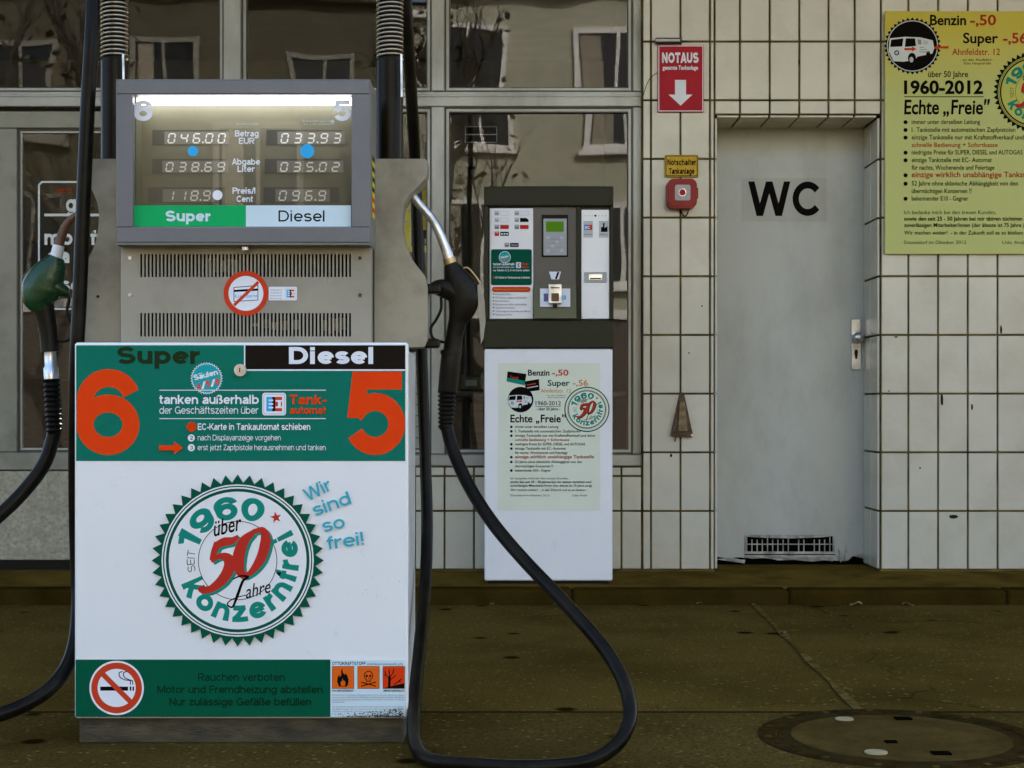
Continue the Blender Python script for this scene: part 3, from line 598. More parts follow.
def pane(x0, y0, x1, y1, parent, tx=0.0, tz=0.0, d=.034):
    mb = MB(); a, b = XF(x0), XF(x1); c, e = ZF(y1), ZF(y0); cx, cz = (a + b) / 2, (c + e) / 2
    vs = []
    for t in (0, .005): vs += [(x, YF + d + t + (z - cz) * tz + (x - cx) * tx, z) for x, z in ((a, c), (b, c), (b, e), (a, e))]
    mb.add(vs[:4], [(0, 1, 2, 3)], 'glass_win'); return mb.build('glass_pane', parent)
tl = [(.004, .002), (-.003, .006), (.002, -.003), (.002, .004), (-.002, .011)]
for (x0, y0, x1, y1), (tx, tz) in zip(panes, tl): pane(x0 + 4, y0 + 4, x1 - 4, y1 - 4, wf, tx, tz)
# glazed shop door on the left
dr = MB(); bar(dr, -75, 111.5, 221, 128.5, -.012, .05, 'alu_door_dimmed'); bar(dr, -75, 128.8, 17.5, 452, -.012, .05, 'alu_door_dimmed'); bar(dr, 202, 128.8, 221, 452, -.012, .05, 'alu_door_dimmed'); bar(dr, -75, 452.3, 221, 470, -.012, .05, 'alu_door_dimmed')
for x0, y0, x1, y1 in ((17.5, 128.5, 202, 452),):
    for o, t, d, m in ((0, 2, .004, 'alu_dark'), (2, 4, .012, 'alu')):
        bar(dr, x0 + o, y0 + o, x0 + t, y1 - o, d, .04, m, 0); bar(dr, x1 - t, y0 + o, x1 - o, y1 - o, d, .04, m, 0)
        bar(dr, x0 + t, y0 + o, x1 - t, y0 + t, d, .04, m, 0); bar(dr, x0 + t, y1 - t, x1 - t, y1 - o, d, .04, m, 0)
sd = dr.build('shop_door', bld)
k = MB(); bar(k, -75, 471, 221, 560, 0, .04, 'kickplate', .003); k.build('kick_plate', sd)
k = MB(); bar(k, -75, 560.4, 221, 572, .01, .05, 'black', 0); k.build('threshold', sd)
pane(19, 130, 201, 451, sd, .003, .007, .02)
k = MB(); bar(k, -420, 106.8, -75.5, 470, .0, .07); k.build('side_panel', bld)
# opening hours lettered on the door glass
p = Print(DF + .017, .001)
p.ribbon([(39, -330), (39, -185), (42, -182), (116, -182), (119, -185), (119, -330)], 1.9, 'paper')
p.line([(44.5, 215), (113, 215)], 2.6, 'paper'); p.text('ge', 66, 212, 17, 'paper', x1=86, w=.15); p.text('fr.', 99, 212, 14, 'paper', w=.15)
p.face('HEUTE', 57, 193, 4.5, 'dred', x1=72, bold=.01)
p.text('mo – fr', 44.5, 245, 15, 'paper', x1=103, w=.15); p.text('sa', 48, 263, 15, 'paper', w=.15); p.text('so', 60, 292, 15, 'paper', w=.15); p.text('.', 64.5, 263, 15, 'paper', w=.17)
p.line([(39, 309), (119, 309)], 1.6, 'paper'); p.build('door_lettering', sd)

# WC door: worn grey sheet metal leaf, set back in the tiled doorway
DD = 8.10; XD = lambda q: ax(q, DD); ZD = lambda q: az(q, DD); YD = YC + DD
d = MB()
# leaf built round the vent opening: upper sheet and lower strip
d.prism([(XD(a), ZD(b)) for a, b in [(704, 124.5), (865, 124.5), (865, 559), (853, 556), (848, 560.5), (841, 561), (838, 556), (834.8, 554.2), (834.8, 534.8), (744.2, 534.8), (744.2, 553.8), (746, 558), (738, 557.2), (728, 558.4), (716, 556.6), (704, 559)]], YD, YD + .04, 'doorpaint')
wc = d.build('wc_door', bld)
d = MB(); d.box(XD(866), XD(873), YD - .012, YD + .05, ZP, ZD(118), 'doorframe', .003); d.box(XD(696), XD(703), YD - .012, YD + .05, ZP, ZD(118), 'doorframe', .003)
d.box(XD(703.3), XD(865.7), YD - .012, YD + .05, ZD(123.5), ZD(116), 'doorframe', .003); d.box(XD(690), XD(880), YD + .051, YD + .30, -.1, ZD(110), 'void'); d.build('door_frame', wc)
d = MB()
for k in range(17):                                     # louvre grille, its upper edge bent and half rusted away
    x0 = 746.5 + k * 5.2
    if k not in (9, 12): d.box(XD(x0), XD(x0 + .9), YD + .004, YD + .012, ZD(552.5), ZD(538.2 + (1.5 if k % 4 else -.8)), 'flake')
d.box(XD(744.4), XD(834.6), YD - .004, YD + .012, ZD(554), ZD(551.6), 'flake', .001); d.box(XD(744.4), XD(834.6), YD + .003, YD + .010, ZD(544.8), ZD(543.8), 'flake')
d.prism([(XD(a), ZD(b)) for a, b in [(744.4, 536.5), (760, 537.6), (790, 538.4), (820, 537.4), (834.6, 536), (834.6, 534.9), (744.4, 534.9)]], YD - .004, YD + .008, 'flake')
d.box(XD(744.4), XD(746), YD - .004, YD + .012, ZD(551.5), ZD(536.6), 'flake'); d.box(XD(833), XD(834.6), YD - .004, YD + .012, ZD(551.5), ZD(536.2), 'flake')
d.box(XD(744.4), XD(834.6), YD + .035, YD + .04, ZD(556), ZD(534.9), 'void'); d.build('vent_grille', wc)
d = MB()                                                # curled flakes along the rotten bottom edge
for (a0, b0, a1, b1, a2, b2) in [(716, 559, 745, 559.5, 744, 563), (716, 559, 731, 557.5, 744, 560.2), (838, 549, 843, 556, 840, 562), (846, 545, 849, 556, 844, 561.5), (800, 557, 834, 556, 832, 561), (776, 556, 800, 556.5, 799, 559.5), (747, 556, 775, 556, 770, 558.5), (853, 555, 863, 552, 862, 557), (861, 553, 866, 550, 865, 556)]:
    d.prism([(XD(a0), ZD(b0)), (XD(a1), ZD(b1)), (XD(a2), ZD(b2))], YD - .012 - rng.uniform(0, .008), YD - .004, 'flake')
d.prism([(XD(a), ZD(b)) for a, b in [(744, 555.2), (836, 555), (840, 556), (839, 560.8), (826, 560), (812, 561.6), (792, 559.8), (778, 560.4), (768, 558), (752, 558.8), (744, 557.4)]], YD - .003, YD + .006, 'flake'); d.build('flaking_edge', wc)
d = MB(); d.box(XD(850.8), XD(861), YD - .009, YD - .0005, ZD(370), ZD(319), 'steel', .003)
d.cyl((XD(856), YD - .045, ZD(338)), .012, .036, 'steel', 'y'); d.loft([(XD(856), YD - .085, ZD(338)), (XD(856), YD - .082, ZD(338)), (XD(856), YD - .068, ZD(338)), (XD(856), YD - .05, ZD(338)), (XD(856), YD - .043, ZD(338))], [.006, .02, .029, .024, .012], 'steel', 20, up=(1, 0, 0))
d.prism([(XD(854.9), ZD(359)), (XD(856.7), ZD(359)), (XD(857.6), ZD(352)), (XD(856.8), ZD(349.6)), (XD(854.8), ZD(349.6)), (XD(854), ZD(352))], YD - .0105, YD - .0092, 'black')
d.build('handle', wc)
p = Print(DD, .0006)
p = Print(DD, .0006); p.text('WC', 748.5, 216, 34.5, 'black', x1=821, w=.145, track=.05); p.build('wc_lettering', wc)
# transparent film that carries the letters
M['film'] = glass('film', 1.35, (0.90, 0.90, 0.90), rough=.25)
p = Print(DD, .0003); p.rect(741.5, 178, 826.5, 221.5, 'film'); p.build('lettering_film', wc)

# room behind the windows
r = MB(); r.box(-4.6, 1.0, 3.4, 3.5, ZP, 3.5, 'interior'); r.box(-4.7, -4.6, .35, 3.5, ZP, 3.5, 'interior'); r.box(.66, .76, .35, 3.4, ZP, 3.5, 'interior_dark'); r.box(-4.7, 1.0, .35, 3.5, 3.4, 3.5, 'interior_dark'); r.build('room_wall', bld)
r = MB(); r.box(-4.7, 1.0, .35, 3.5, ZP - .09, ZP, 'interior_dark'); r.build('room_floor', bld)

# ------------------------------------------------------------------ canopy over the forecourt (unseen above the frame, added to shade the ground)
c = thing('shade_canopy', (0, -1.1, 4.24), 'unseen flat grey roof over the pumps, added to shade the forecourt', 'shade_canopy')
m = MB(); m.box(-14, 14, -3.4, -.02, 4.30, 4.48, 'shade_canopy'); m.build('roof_slab', c)
m = MB(); m.box(-14, 14, -3.46, -3.401, 4.24, 4.56, 'alu', .006); m.build('fascia', c)

# ================================================================== FUEL PUMP
DP = 4.18; YP = YC + DP
pump = thing('fuel_pump', (ax(241.5, DP), YP + .3, 0), 'grey and white fuel pump with green Super and Diesel panel and lit price display', 'fuel pump')
q = MB(); q.box(ax(77.5, DP), ax(403, DP), YP + .014, YP + .60, 0, .0725, 'plinth', .006); q.build('plinth', pump)
q = MB(); q.box(ax(83, DP), ax(400.5, DP), YP + .042, YP + .64, .074, 1.075, 'cabinet', .006); q.build('cabinet', pump)
# front panel: folded white sheet with its print
q = MB(); q.box(ax(74.5, DP), ax(408, DP), YP, YP + .04, az(718.5, DP), az(342.5, DP), 'panelwhite', .005); fp = q.build('front_panel', pump)
p = Print(DP)
p.rect(76.2, 345.3, 405.3, 461, 'green'); p.rect(244.5, 345.3, 405.3, 369.5, 'brown'); p.rect(244, 345.3, 245.3, 370, 'white'); p.rect(244, 369.3, 405.3, 370.8, 'white')
p.text('Super', 117, 364, 17.3, 'gtext', x1=199.5, w=.165, track=.03); p.text('Diesel', 289, 364, 17, 'white', x1=374, w=.165, track=.03)
p.text('6', 76.8, 455, 86, 'orange', x1=139.5, w=.15); p.text('5', 345, 455, 83.5, 'orange', x1=405.2, w=.155)
p.burst(206.7, 378.4, 16.2, 14.6, 36, 'white'); p.burst(206.7, 378.4, 15.2, 13.7, 36, 'stickteal')
p.text('Säulen', 194.5, 380.5, 5.6, 'white', x1=219, w=.15, rot=14); 
for i, ch in enumerate('4/5/6'): p.text(ch, 197.5 + i * 4.7, 389.8 - i * 1.1, 6.6, 'white' if ch == '/' else 'orange', x1=201.6 + i * 4.7, w=.15, rot=13)
p.line([(159.5, 390.2), (326, 390.2)], .8, 'white'); p.line([(159.5, 418.6), (326, 418.6)], .8, 'white')
p.text('tanken außerhalb', 159.5, 404, 9.2, 'white', x1=258.8, w=.135, track=.02); p.text('der Geschäftszeiten über', 159.5, 413.8, 7.4, 'white', x1=258.5, w=.085, track=.03)
eclogo(p, 262.4, 392.8, 286.2, 415.4)
p.text('Tank-', 289.5, 404.2, 9.4, 'orange', x1=327, w=.15, track=.02); p.text('automat', 290, 413.8, 7.6, 'orange', x1=326, w=.15, track=.02)
p.disc(191.7, 426.8, 4.9, 'hazred'); p.text('1', 190.6, 428.6, 4.2, 'orange', w=.14)
p.text('EC-Karte in Tankautomat schieben', 198, 430, 6.7, 'white', x1=310.5, w=.125, track=.02)
for n, y in (('2', 437.9), ('3', 447.7)):
    p.disc(191.6, y, 3.6, 'white', 24); p.text(n, 190.2, y + 1.9, 4, 'green', w=.13)
p.text('nach Displayanzeige vorgehen', 198, 440.4, 5.7, 'white', x1=281, w=.085, track=.02); p.text('erst jetzt Zapfpistole herausnehmen und tanken', 198, 450.2, 5.7, 'white', x1=326, w=.085, track=.02)
p.flat([(159.5, 450.4), (174.5, 450.4), (174.5, 454.2), (183.6, 447.8), (174.5, 441.4), (174.5, 445.2), (159.5, 445.2)], 'orange')
seal(p, 238, 560.3, 86)
for t, x0, y0, rot, x1, in (('Wir', 308.4, 501.7, 27, 27.5), ('sind', 315.4, 516.6, 20, 39), ('so', 324, 532.4, 13, 22), ('frei!', 328, 549.5, 8, 38)):
    st, wd = p.strokes(t, .115, .03); sx = x1
    p.text(t, x0, y0, 13.2, 'cyan', x1=x0 + sx, w=.115, track=.03, rot=rot)
p.rect(76.2, 659.2, 330.7, 716.3, 'bgreen')
p.text('Rauchen verboten', 198.5, 680.5, 7.6, 'deepgreen', x1=285, w=.11, track=.03); p.text('Motor und Fremdheizung abstellen', 158, 692.7, 7.6, 'deepgreen', x1=323, w=.11, track=.03); p.text('Nur zulässige Gefäße befüllen', 170, 704.9, 7.6, 'deepgreen', x1=311.5, w=.11, track=.03)
nosmoke(p, 117.4, 687.4, 27.2)
# hazard notice
p.rect(330.8, 659.6, 404.8, 716.3, 'pale'); p.text('OTTOKRAFTSTOFF', 332.5, 664.6, 3.3, 'black', x1=366, w=.13, track=.05); p.face('enthält Benzol, hochentzündlich, giftig', 367.5, 664.5, 2.2, 'olivetext', x1=403)
for i, x in enumerate((332.8, 358.2, 383.4)):
    p.rect(x - .4, 665.6, x + 21.6, 688.2, 'black'); p.rect(x, 666, x + 21.2, 687.8, 'haz' if i < 2 else 'hazred')
fl = [(-4, 9), (-6, 4), (-5.4, -.5), (-3.6, -3.6), (-3.4, -.4), (-1.8, -2.5), (-2.2, -6.5), (-.6, -9), (-.2, -5), (1.8, -2.6), (2.4, -4.6), (4.2, -2), (5.6, 2), (5.2, 6.4), (3.6, 9)]
p.flat([(343.4 + a, 677 + b) for a, b in fl], 'black'); p.flat([(343.4 + a * .42, 681.6 + b * .42) for a, b in fl], 'haz')
p.disc(368.8, 675, 4.6, 'black', 20, 4.8); p.rect(366.2, 677, 371.4, 681.2, 'black'); p.disc(368.8, 675, 3.7, 'haz', 20, 3.9); p.rect(367, 677.4, 370.6, 680.4, 'haz')
p.disc(367.1, 675.4, 1.3, 'black', 12); p.disc(370.5, 675.4, 1.3, 'black', 12); p.rect(368.4, 677, 369.2, 678.3, 'black')
for t in (367.6, 368.8, 370): p.line([(t, 679), (t, 680.6)], .3, 'black')
p.line([(361.5, 681.5), (376.2, 685.6)], 1.1, 'black'); p.line([(376.2, 681.5), (361.5, 685.6)], 1.1, 'black')
p.flat([(383.8, 687.6), (392, 685.5), (404.4, 682.6), (404.4, 687.6)], 'black')
for pts, wd in (([(389.5, 686.5), (389.8, 676)], 2.6), ([(389.8, 679), (386, 674), (385.2, 670.5)], .9), ([(389.8, 678), (389.4, 669)], 1.1), ([(389.8, 677), (393.4, 672), (394, 668.6)], .9), ([(386.6, 675), (384.2, 674.2)], .6), ([(390, 679.6), (396, 674.8)], .8), ([(394, 684), (398, 681.5), (402, 678)], 1.0), ([(399, 680.8), (401.6, 681.2)], .8)): p.line(pts, wd, 'black')
p.face('HOCHENTZÜNDLICH', 332.8, 691, 1.9, 'black', x1=353.8, bold=.02); p.face('UMWELTGEFÄHRLICH', 383.6, 691, 1.9, 'black', x1=404.2, bold=.02)
hz = ['Kann das Wasser verschmutzen. Giftig beim Einatmen und Verschlucken, kann Krebs erzeugen', 'und reizt die Haut. Dämpfe können Schläfrigkeit und Benommenheit verursachen. Behälter an', 'einem gut gelüfteten Ort aufbewahren, von Zündquellen fernhalten. Nicht rauchen. Freisetzung', 'in die Umwelt vermeiden.', '', 'Nur als Kraftstoff verwenden. Bei Verschlucken sofort ärztlichen Rat einholen und Verpackung', 'oder Etikett vorzeigen. Nicht zum Reinigen benutzen, nicht in die Kanalisation gelangen lassen.', 'Darf nicht in die Hände von Kindern gelangen. Berührung mit der Haut vermeiden.']
for i, t in enumerate(hz):
    if t: p.face(t, 332.6, 695 + i * 2.35, 1.5, 'grey', x1=404 if len(t) > 50 else 345)
rg = random.Random(4)
for k in range(420):                                     # road grime along the foot of the notice and the band
    x = 331.5 + 72.5 * rg.random() ** .5 if k < 340 else rg.uniform(77, 330); y = 715.6 - (rg.random() ** 2.6) * ((3 + 6 * ((x - 331) / 73) ** 2) if k < 340 else 1.6); r0 = rg.uniform(.2, .75)
    p.flat([(x + r0 * rg.uniform(.6, 1.6) * math.cos(t * .9), min(716.2, y + r0 * rg.uniform(.5, 1.1) * math.sin(t * .9))) for t in range(7)], 'grime')
for k in range(26):                                     # chips and scuffs of the white sheet
    x, y, r0 = rg.uniform(300, 402), rg.uniform(560, 655), rg.uniform(.15, .5); p.flat([(x - r0, y), (x + r0 * .3, y - r0 * 1.6), (x + r0, y + r0), (x, y + r0 * 1.4)], 'silver')
p.build('panel_print', fp)
q = MB(); c = at(240.6, 370.2, DP); q.cyl((c.x, YP - .009, c.z), .0165, .012, 'steel', 'y', 24); q.cyl((c.x, YP - .013, c.z), .010, .006, 'steel', 'y', 20); q.box(c.x - .0014, c.x + .0014, YP - .0145, YP - .0125, c.z - .006, c.z + .006, 'black'); q.build('lock', fp)

# slotted housing between cabinet and display
DV = 4.235; YV = YC + DV; hs = MB()
V = lambda a, b: (ax(a, DV), az(b, DV))
def hbox(x0, y0, x1, y1, d0, d1, m, bev=0): hs.box(ax(x0, DV), ax(x1, DV), YV + d0, YV + d1, az(y1, DV), az(y0, DV), m, bev)
slots = ((254, 277), (313, 336.5))
for x0, y0, x1, y1 in ((120.5, 244, 371, 254), (120.5, 277, 371, 313), (120.5, 336.5, 371, 345), (120.5, 254, 138.4, 277), (351, 254, 371, 277), (120.5, 313, 138.4, 336.5), (351, 313, 371, 336.5)): hbox(x0, y0, x1, y1, 0, .004, 'pumpgrey')
for y0, y1 in slots:
    for k in range(57):
        x = 138.4 + (351 - 138.4) * k / 57; hbox(x, y0, x + 1.75, y1, 0.0005, .006, 'pumpgrey')
hs.box(ax(120.5, DV), ax(371, DV), YV + .05, YV + .45, az(345, DV), az(246, DV), 'black')
hs.box(ax(120.5, DV), ax(123, DV), YV + .004, YV + .05, az(345, DV), az(246, DV), 'pumpgrey'); hs.box(ax(368.5, DV), ax(371, DV), YV + .004, YV + .05, az(345, DV), az(246, DV), 'pumpgrey')
for x0, y0, x1, y1 in ((205, 256, 238, 275), (250, 318, 300, 330), (322, 316, 346, 333)):
    for k in range(5): hbox(x0 + k * (x1 - x0) / 5, y0 + rng.uniform(0, 6), x0 + (k + .7) * (x1 - x0) / 5, y1 - rng.uniform(0, 5), .03, .05, 'rust_pale' if k % 2 else 'pumpgrey')
ho = hs.build('slotted_housing', pump)
for x, y in ((130, 295), (360, 295), (130, 258), (360, 258)):
    sc = MB(); a = at(x, y, DV); sc.cyl((a.x, YV - .003, a.z), .005, .004, 'steel' if x < 200 else 'rust', 'y', 12); sc.build('screw', ho)
p = Print(DV, .001); p.disc(246, 293.4, 22, 'white', 48); p.line([(234, 287.5), (258, 285.5), (258, 300), (234, 301.5), (234, 287.5)], .7, 'black'); p.line([(234, 291), (258, 289.6)], 2.2, 'black')
p.face('Kreditkarte', 235, 298, 3.6, 'blue', x1=257.5, bold=.01, rot=2); p.ring(246, 293.4, 17.4, 22.4, 'sig', 56); p.line([(234, 305.4), (258.5, 282)], 3.1, 'sig'); p.build('card_ban_sticker', ho)
p = Print(DV, .001); p.rrect(268.8, 286.8, 297, 300.4, 1.2, 'white'); eclogo(p, 284.5, 287.4, 296.4, 299.8)
for k, t in enumerate(('bargeldlos', 'zahlen', 'mit', 'Karte')): p.face(t, 270.5, 290.6 + k * 2.9, 1.7, 'grey', x1=282)
p.build('card_sticker', ho)

# display head
q = MB(); wx0, wx1, wy0, wy1 = 132.5, 351.5, 94.3, 226.8
def fb(x0, y0, x1, y1, d0, d1, m, bev=.003): q.box(ax(x0, DP), ax(x1, DP), YP + d0, YP + d1, az(y1, DP), az(y0, DP), m, bev)
fb(116.5, 80, 369.5, 94.3, 0, .03, 'bezel'); fb(116.5, 226.8, 369.5, 242.8, 0, .03, 'bezel'); fb(116.5, 94.3, 132.5, 226.8, .0002, .03, 'bezel', .001); fb(351.5, 94.3, 369.5, 226.8, .0002, .03, 'bezel', .001)
fb(115.8, 79, 370.2, 80.2, .002, .20, 'bezel_side', .001); fb(115.8, 242.6, 370.2, 245, .002, .20, 'bezel_side', .001); fb(115.8, 80.3, 116.6, 242.5, .002, .20, 'bezel_side', 0); fb(369.4, 80.3, 370.2, 242.5, .002, .20, 'bezel_side', 0)
fb(117, 80.4, 369.2, 242.4, .16, .20, 'bezel_side', 0)
fb(131.8, 93.6, 133.4, 227.4, .0305, .09, 'lcdback', 0); fb(350.6, 93.6, 352.2, 227.4, .0305, .09, 'lcdback', 0); fb(133.5, 93, 350.5, 94.2, .0305, .09, 'lcdback', 0); fb(133.5, 226.9, 350.5, 228, .0305, .09, 'lcdback', 0)
hd = q.build('display_head', pump)
q = MB(); q.box(ax(120, DP), ax(364, DP), YP + .091, YP + .10, az(240, DP), az(84, DP), 'lcdback'); q.build('display_board', hd)
DB = DP + .091; p = Print(DB, .001); p0 = p
kx = lambda x: x + (512 - x) * (1 - DP / DB)            # the board stands 9 cm behind the window
SEG = {'0': 'abcdef', '1': 'bc', '2': 'abged', '3': 'abgcd', '4': 'fgbc', '5': 'afgcd', '6': 'afgedc', '7': 'abc', '8': 'abcdefg', '9': 'abcfgd'}
def seven(p, ch, x, y0, y1):
    w, h = 6.2, (y1 - y0); m = (y0 + y1) / 2; s = lambda yy: (y1 - yy) * .17
    P = {'a': ((0, y0), (w, y0)), 'b': ((w, y0), (w, m)), 'c': ((w, m), (w, y1)), 'd': ((0, y1), (w, y1)), 'e': ((0, m), (0, y1)), 'f': ((0, y0), (0, m)), 'g': ((0, m), (w, m))}
    for k in SEG[ch]:
        (xa, ya), (xb, yb) = P[k]; g = .55
        if xa == xb: ya += g; yb -= g
        else: xa += g; xb -= g
        p.line([(x - w / 2 + xa + s(ya), ya), (x - w / 2 + xb + s(yb), yb)], 1.35, 'white')
for (x0, y0, x1, y1, cx, txt, c0, st, i0) in ((152.4, 130, 228, 145, 0, '046.00', 171.5, 12.5, 0), (266.5, 130, 342, 145, 0, '033.93', 284.6, 13.1, 0), (152.4, 159, 226, 173.5, 0, '038.69', 169.5, 12.9, 0), (265, 159, 341, 173.5, 0, '035.02', 284, 12.9, 0), (148, 187.4, 225, 202.6, 0, '118.9', 170, 12.2, 0), (263.7, 187.4, 339, 202.6, 0, '096.9', 282.6, 13.1, 0)):
    p.rect(x0, y0, x1, y1, 'lcdstrip'); n = len(txt.replace('.', '')); p.rect(c0 - 7, y0 + 1.8, c0 + st * (n - 1) + 8, y1 - .6, 'lcdcell')
    i = 0
    for ch in txt:
        if ch == '.': p.disc(c0 + st * (i - .5) + .2, y1 - 2.6, .95, 'white', 10)
        else: seven(p, ch, c0 + st * i - .5, y0 + 3.8, y1 - 2.2); i += 1
p.build('digit_displays', hd)
q = MB(); a, b = at(133.2, 99.5, DP + .05), at(351.2, 99.5, DP + .05); q.cyl((a.x - .004, YP + .06, a.z), .0135, b.x - a.x + .008, 'tube_light', 'x', 16); q.build('fluorescent_tube', hd)
q = MB(); q.add([(ax(132, DP), YP + .022, az(227, DP)), (ax(352, DP), YP + .022, az(227, DP)), (ax(352, DP), YP + .024, az(94, DP)), (ax(132, DP), YP + .024, az(94, DP))], [(0, 1, 2, 3)], 'glass_disp'); q.build('display_glass', hd)
p = Print(DP + .021, .0005)
p.rect(133.2, 205.4, 246, 226.6, 'kgreen'); p.rect(246, 205.4, 351, 226.6, 'pale')
p.text('Super', 165.5, 221.4, 10.8, 'pale', x1=210.5, w=.16, track=.03); p.text('Diesel', 278.5, 221.6, 11.2, 'black', x1=325, w=.10, track=.05)
p.text('6', 134, 121, 21, 'white', x1=152.6, w=.16); p.text('5', 333.4, 121, 21, 'white', x1=351, w=.16)
for t, x0, x1, y in (('Betrag', 235, 258.6, 136.6), ('EUR', 239, 254.2, 144), ('Abgabe', 232, 260, 164.8), ('Liter', 237.6, 254.6, 172), ('Preis/l', 232.6, 255.6, 193.8), ('Cent', 236.6, 253, 202)): p.text(t, x0, y, 6.2, 'white', x1=x1, w=.13, track=.03)
p.disc(193, 151.2, 5.2, 'blue', 24); p.disc(307.3, 151.2, 7.1, 'blue', 28); p.disc(217.6, 195.2, 5, 'white', 24)
p.line([(236, 124.2), (258.6, 124.2)], .9, 'lgrey'); p.face('Eichamtlich geprüft', 303, 122.2, 2.2, 'lgrey', x1=331); p.disc(332.6, 121.5, 1.8, 'lgrey', 14); p.face('Nr. 1143 Düsseldorf', 304, 125, 1.8, 'lgrey', x1=334); p.build('window_print', hd)
p = Print(DP, .0008)
q = MB(); a = at(243.5, 246.8, DP); q.box(a.x - .009, a.x + .009, YP + .02, YP + .05, a.z - .008, a.z + .004, 'steel', .002); q.build('latch', hd)
# warning strip on the right flank of the head
q = MB(); xs = ax(370.2, DP) + .0006
for k in range(12):
    z0 = az(214 - k * 5.2, DP); q.add([(xs, YP + .06, z0), (xs, YP + .13, z0), (xs, YP + .13, z0 + .014), (xs, YP + .06, z0 + .014)], [(0, 1, 2, 3)], 'ink_yellow' if k % 2 == 0 else 'ink_sig' if k < 4 else 'ink_olivetext')
q.build('flank_sticker', hd)

# nozzle towers left and right with their cut-outs
DT = 4.34; YT = YC + DT
def tower(prof, name_x):
    q = MB(); q.prism([(ax(x, DT), az(y, DT)) for x, y in prof], YT, YT + (.11 if name_x == 'r' else .16), 'tower'); return q.build('nozzle_tower', pump)
rp = [(366, 158.8), (425, 158.8), (427.2, 161), (427.2, 171), (425.5, 178), (419, 185.5), (409, 195), (403.6, 205), (401.8, 217), (402, 232), (404.5, 244), (410, 256), (417, 266), (423.5, 274), (426.6, 281), (427.4, 289), (427.4, 340), (424, 347), (366, 347)]
tr = tower(rp, 'r')
lp = [(120, 158.8), (86, 158.8), (84, 161), (84.5, 172), (87.5, 182), (93, 192), (97.5, 203), (99, 214), (98.6, 226), (97, 238), (93, 249), (88.5, 258), (85, 267), (83.5, 277), (83, 340), (86, 347), (120, 347)]
tl_ = tower(lp, 'l')
for parent, (x, y), s in ((tr, (437, 289), 1), (tr, (436, 343.5), 1)):
    q = MB(); a = at(x - 14, y, DT + .05); b = at(x + 4, y, DT + .05); q.box(a.x, b.x, YT + .03, YT + .08, a.z - .013, a.z + .013, 'plastic_black', .006); q.build('nozzle_hook', parent)
q = MB(); a = at(82, 270, DT + .1); q.cyl((a.x - .012, YT + .06, a.z), .009, .03, 'plastic_black', 'x', 14); q.build('nozzle_hook', tl_); q = MB(); a = at(98, 296.5, DT); q.cyl((a.x, YT - .003, a.z), .004, .004, 'black', 'y', 10); q.build('screw', tl_)
q = MB(); q.box(ax(126, DT), ax(392, DT), YT + .165, YT + .50, az(330, DT), az(165, DT), 'pumpgrey', .004); q.build('rear_housing', pump)
# hose masts: black tube with a steel spring on top
DM = 4.47
for px in (114.5, 389.8):
    q = MB(); a = at(px, 160, DM); zb = 1.585; zt = az(61.5, DM); q.cyl((a.x, YC + DM, zb), .0385, zt - zb, 'tubeblack', 'z', 28); mast = q.build('hose_mast', pump)
    q = MB(); q.cyl((a.x, YC + DM, zt + .001), .030, .52, 'black', 'z', 20); q.build('mast_core', mast)
    q = MB(); n = 44; pts = []; r_ = []
    for k in range(n):                                   # closely wound turns
        zc = zt + .006 + k * 0.0122; ring = []
        for i in range(28):
            t = 2 * math.pi * i / 28; ring.append((a.x + .036 * math.cos(t), YC + DM + .036 * math.sin(t), zc + 0.0122 * i / 28))
        pts += ring
    q.loft(pts, .0036, 'spring', 6, up=(0.01, 0.02, 1)); q.build('spring', mast)
    q = MB(); q.loft([(a.x + .036, YC + DM - .045, zt + .01), (a.x + .037, YC + DM - .04, zt - .11)], .0035, 'steel', 8); q.build('spring_clip', mast)

# ------------------------------------------------------------------ hoses and nozzles
def hose(name, pts, r, label, sub=10, n=14):
    P = catmull(pts, sub); q = MB(); q.loft(P, r, 'rubber', n, up=(0.3, 1, 0.2)); o = q.build(name, loc=P[len(P) // 2]); return o
pts = [at(404, -330, 4.62), at(404, -120, 4.62), at(406, 0, 4.66), at(410.5, 80, 4.76), at(415, 160, 4.90), at(417, 220, 4.92), at(419.5, 300, 4.92), at(422.5, 380, 4.92), at(425, 450, 4.9), at(427, 520, 4.84), at(425.5, 580, 4.72), at(420.5, 640, 4.5), at(415.5, 690, 4.28), at(413.5, 725, 4.12), at(417, 749, 3.98), at(432, 760.5, 3.90), at(470, 764.5, 3.87), at(530, 767, 3.86), at(585, 762, 3.88), at(613, 748, 3.90), at(627, 728, 3.93), at(630, 706, 3.97), at(621, 676, 4.02), at(600, 643, 4.08), at(562, 600, 4.16), at(523, 559, 4.24), at(492, 522, 4.31), at(468, 484, 4.38), at(453, 450, 4.42), at(446, 425, 4.44)]
h = hose('fuel_hose', pts, .0185, ''); tag(h, 'black rubber hose looping over the asphalt from mast to diesel nozzle', 'fuel hose')
pts = [at(96, -330, 4.62), at(96, -120, 4.45), at(93.5, 0, 4.28), at(88, 100, 4.27), at(83.5, 200, 4.27), at(79.5, 300, 4.27), at(77, 350, 4.27), at(75.5, 420, 4.30), at(76, 520, 4.36), at(78, 600, 4.36), at(73, 650, 4.28), at(55, 683, 4.2), at(22, 706, 4.14), at(-20, 718, 4.1), at(-80, 716, 4.1), at(-118, 690, 4.12), at(-125, 650, 4.18), at(-95, 595, 4.26), at(-45, 548, 4.34), at(-5, 519, 4.38), at(25, 490, 4.42), at(45, 462, 4.44), at(54.5, 432, 4.45)]
h = hose('fuel_hose', pts, .0200, ''); tag(h, 'black rubber hose hanging down the pump beside the green nozzle', 'fuel hose')

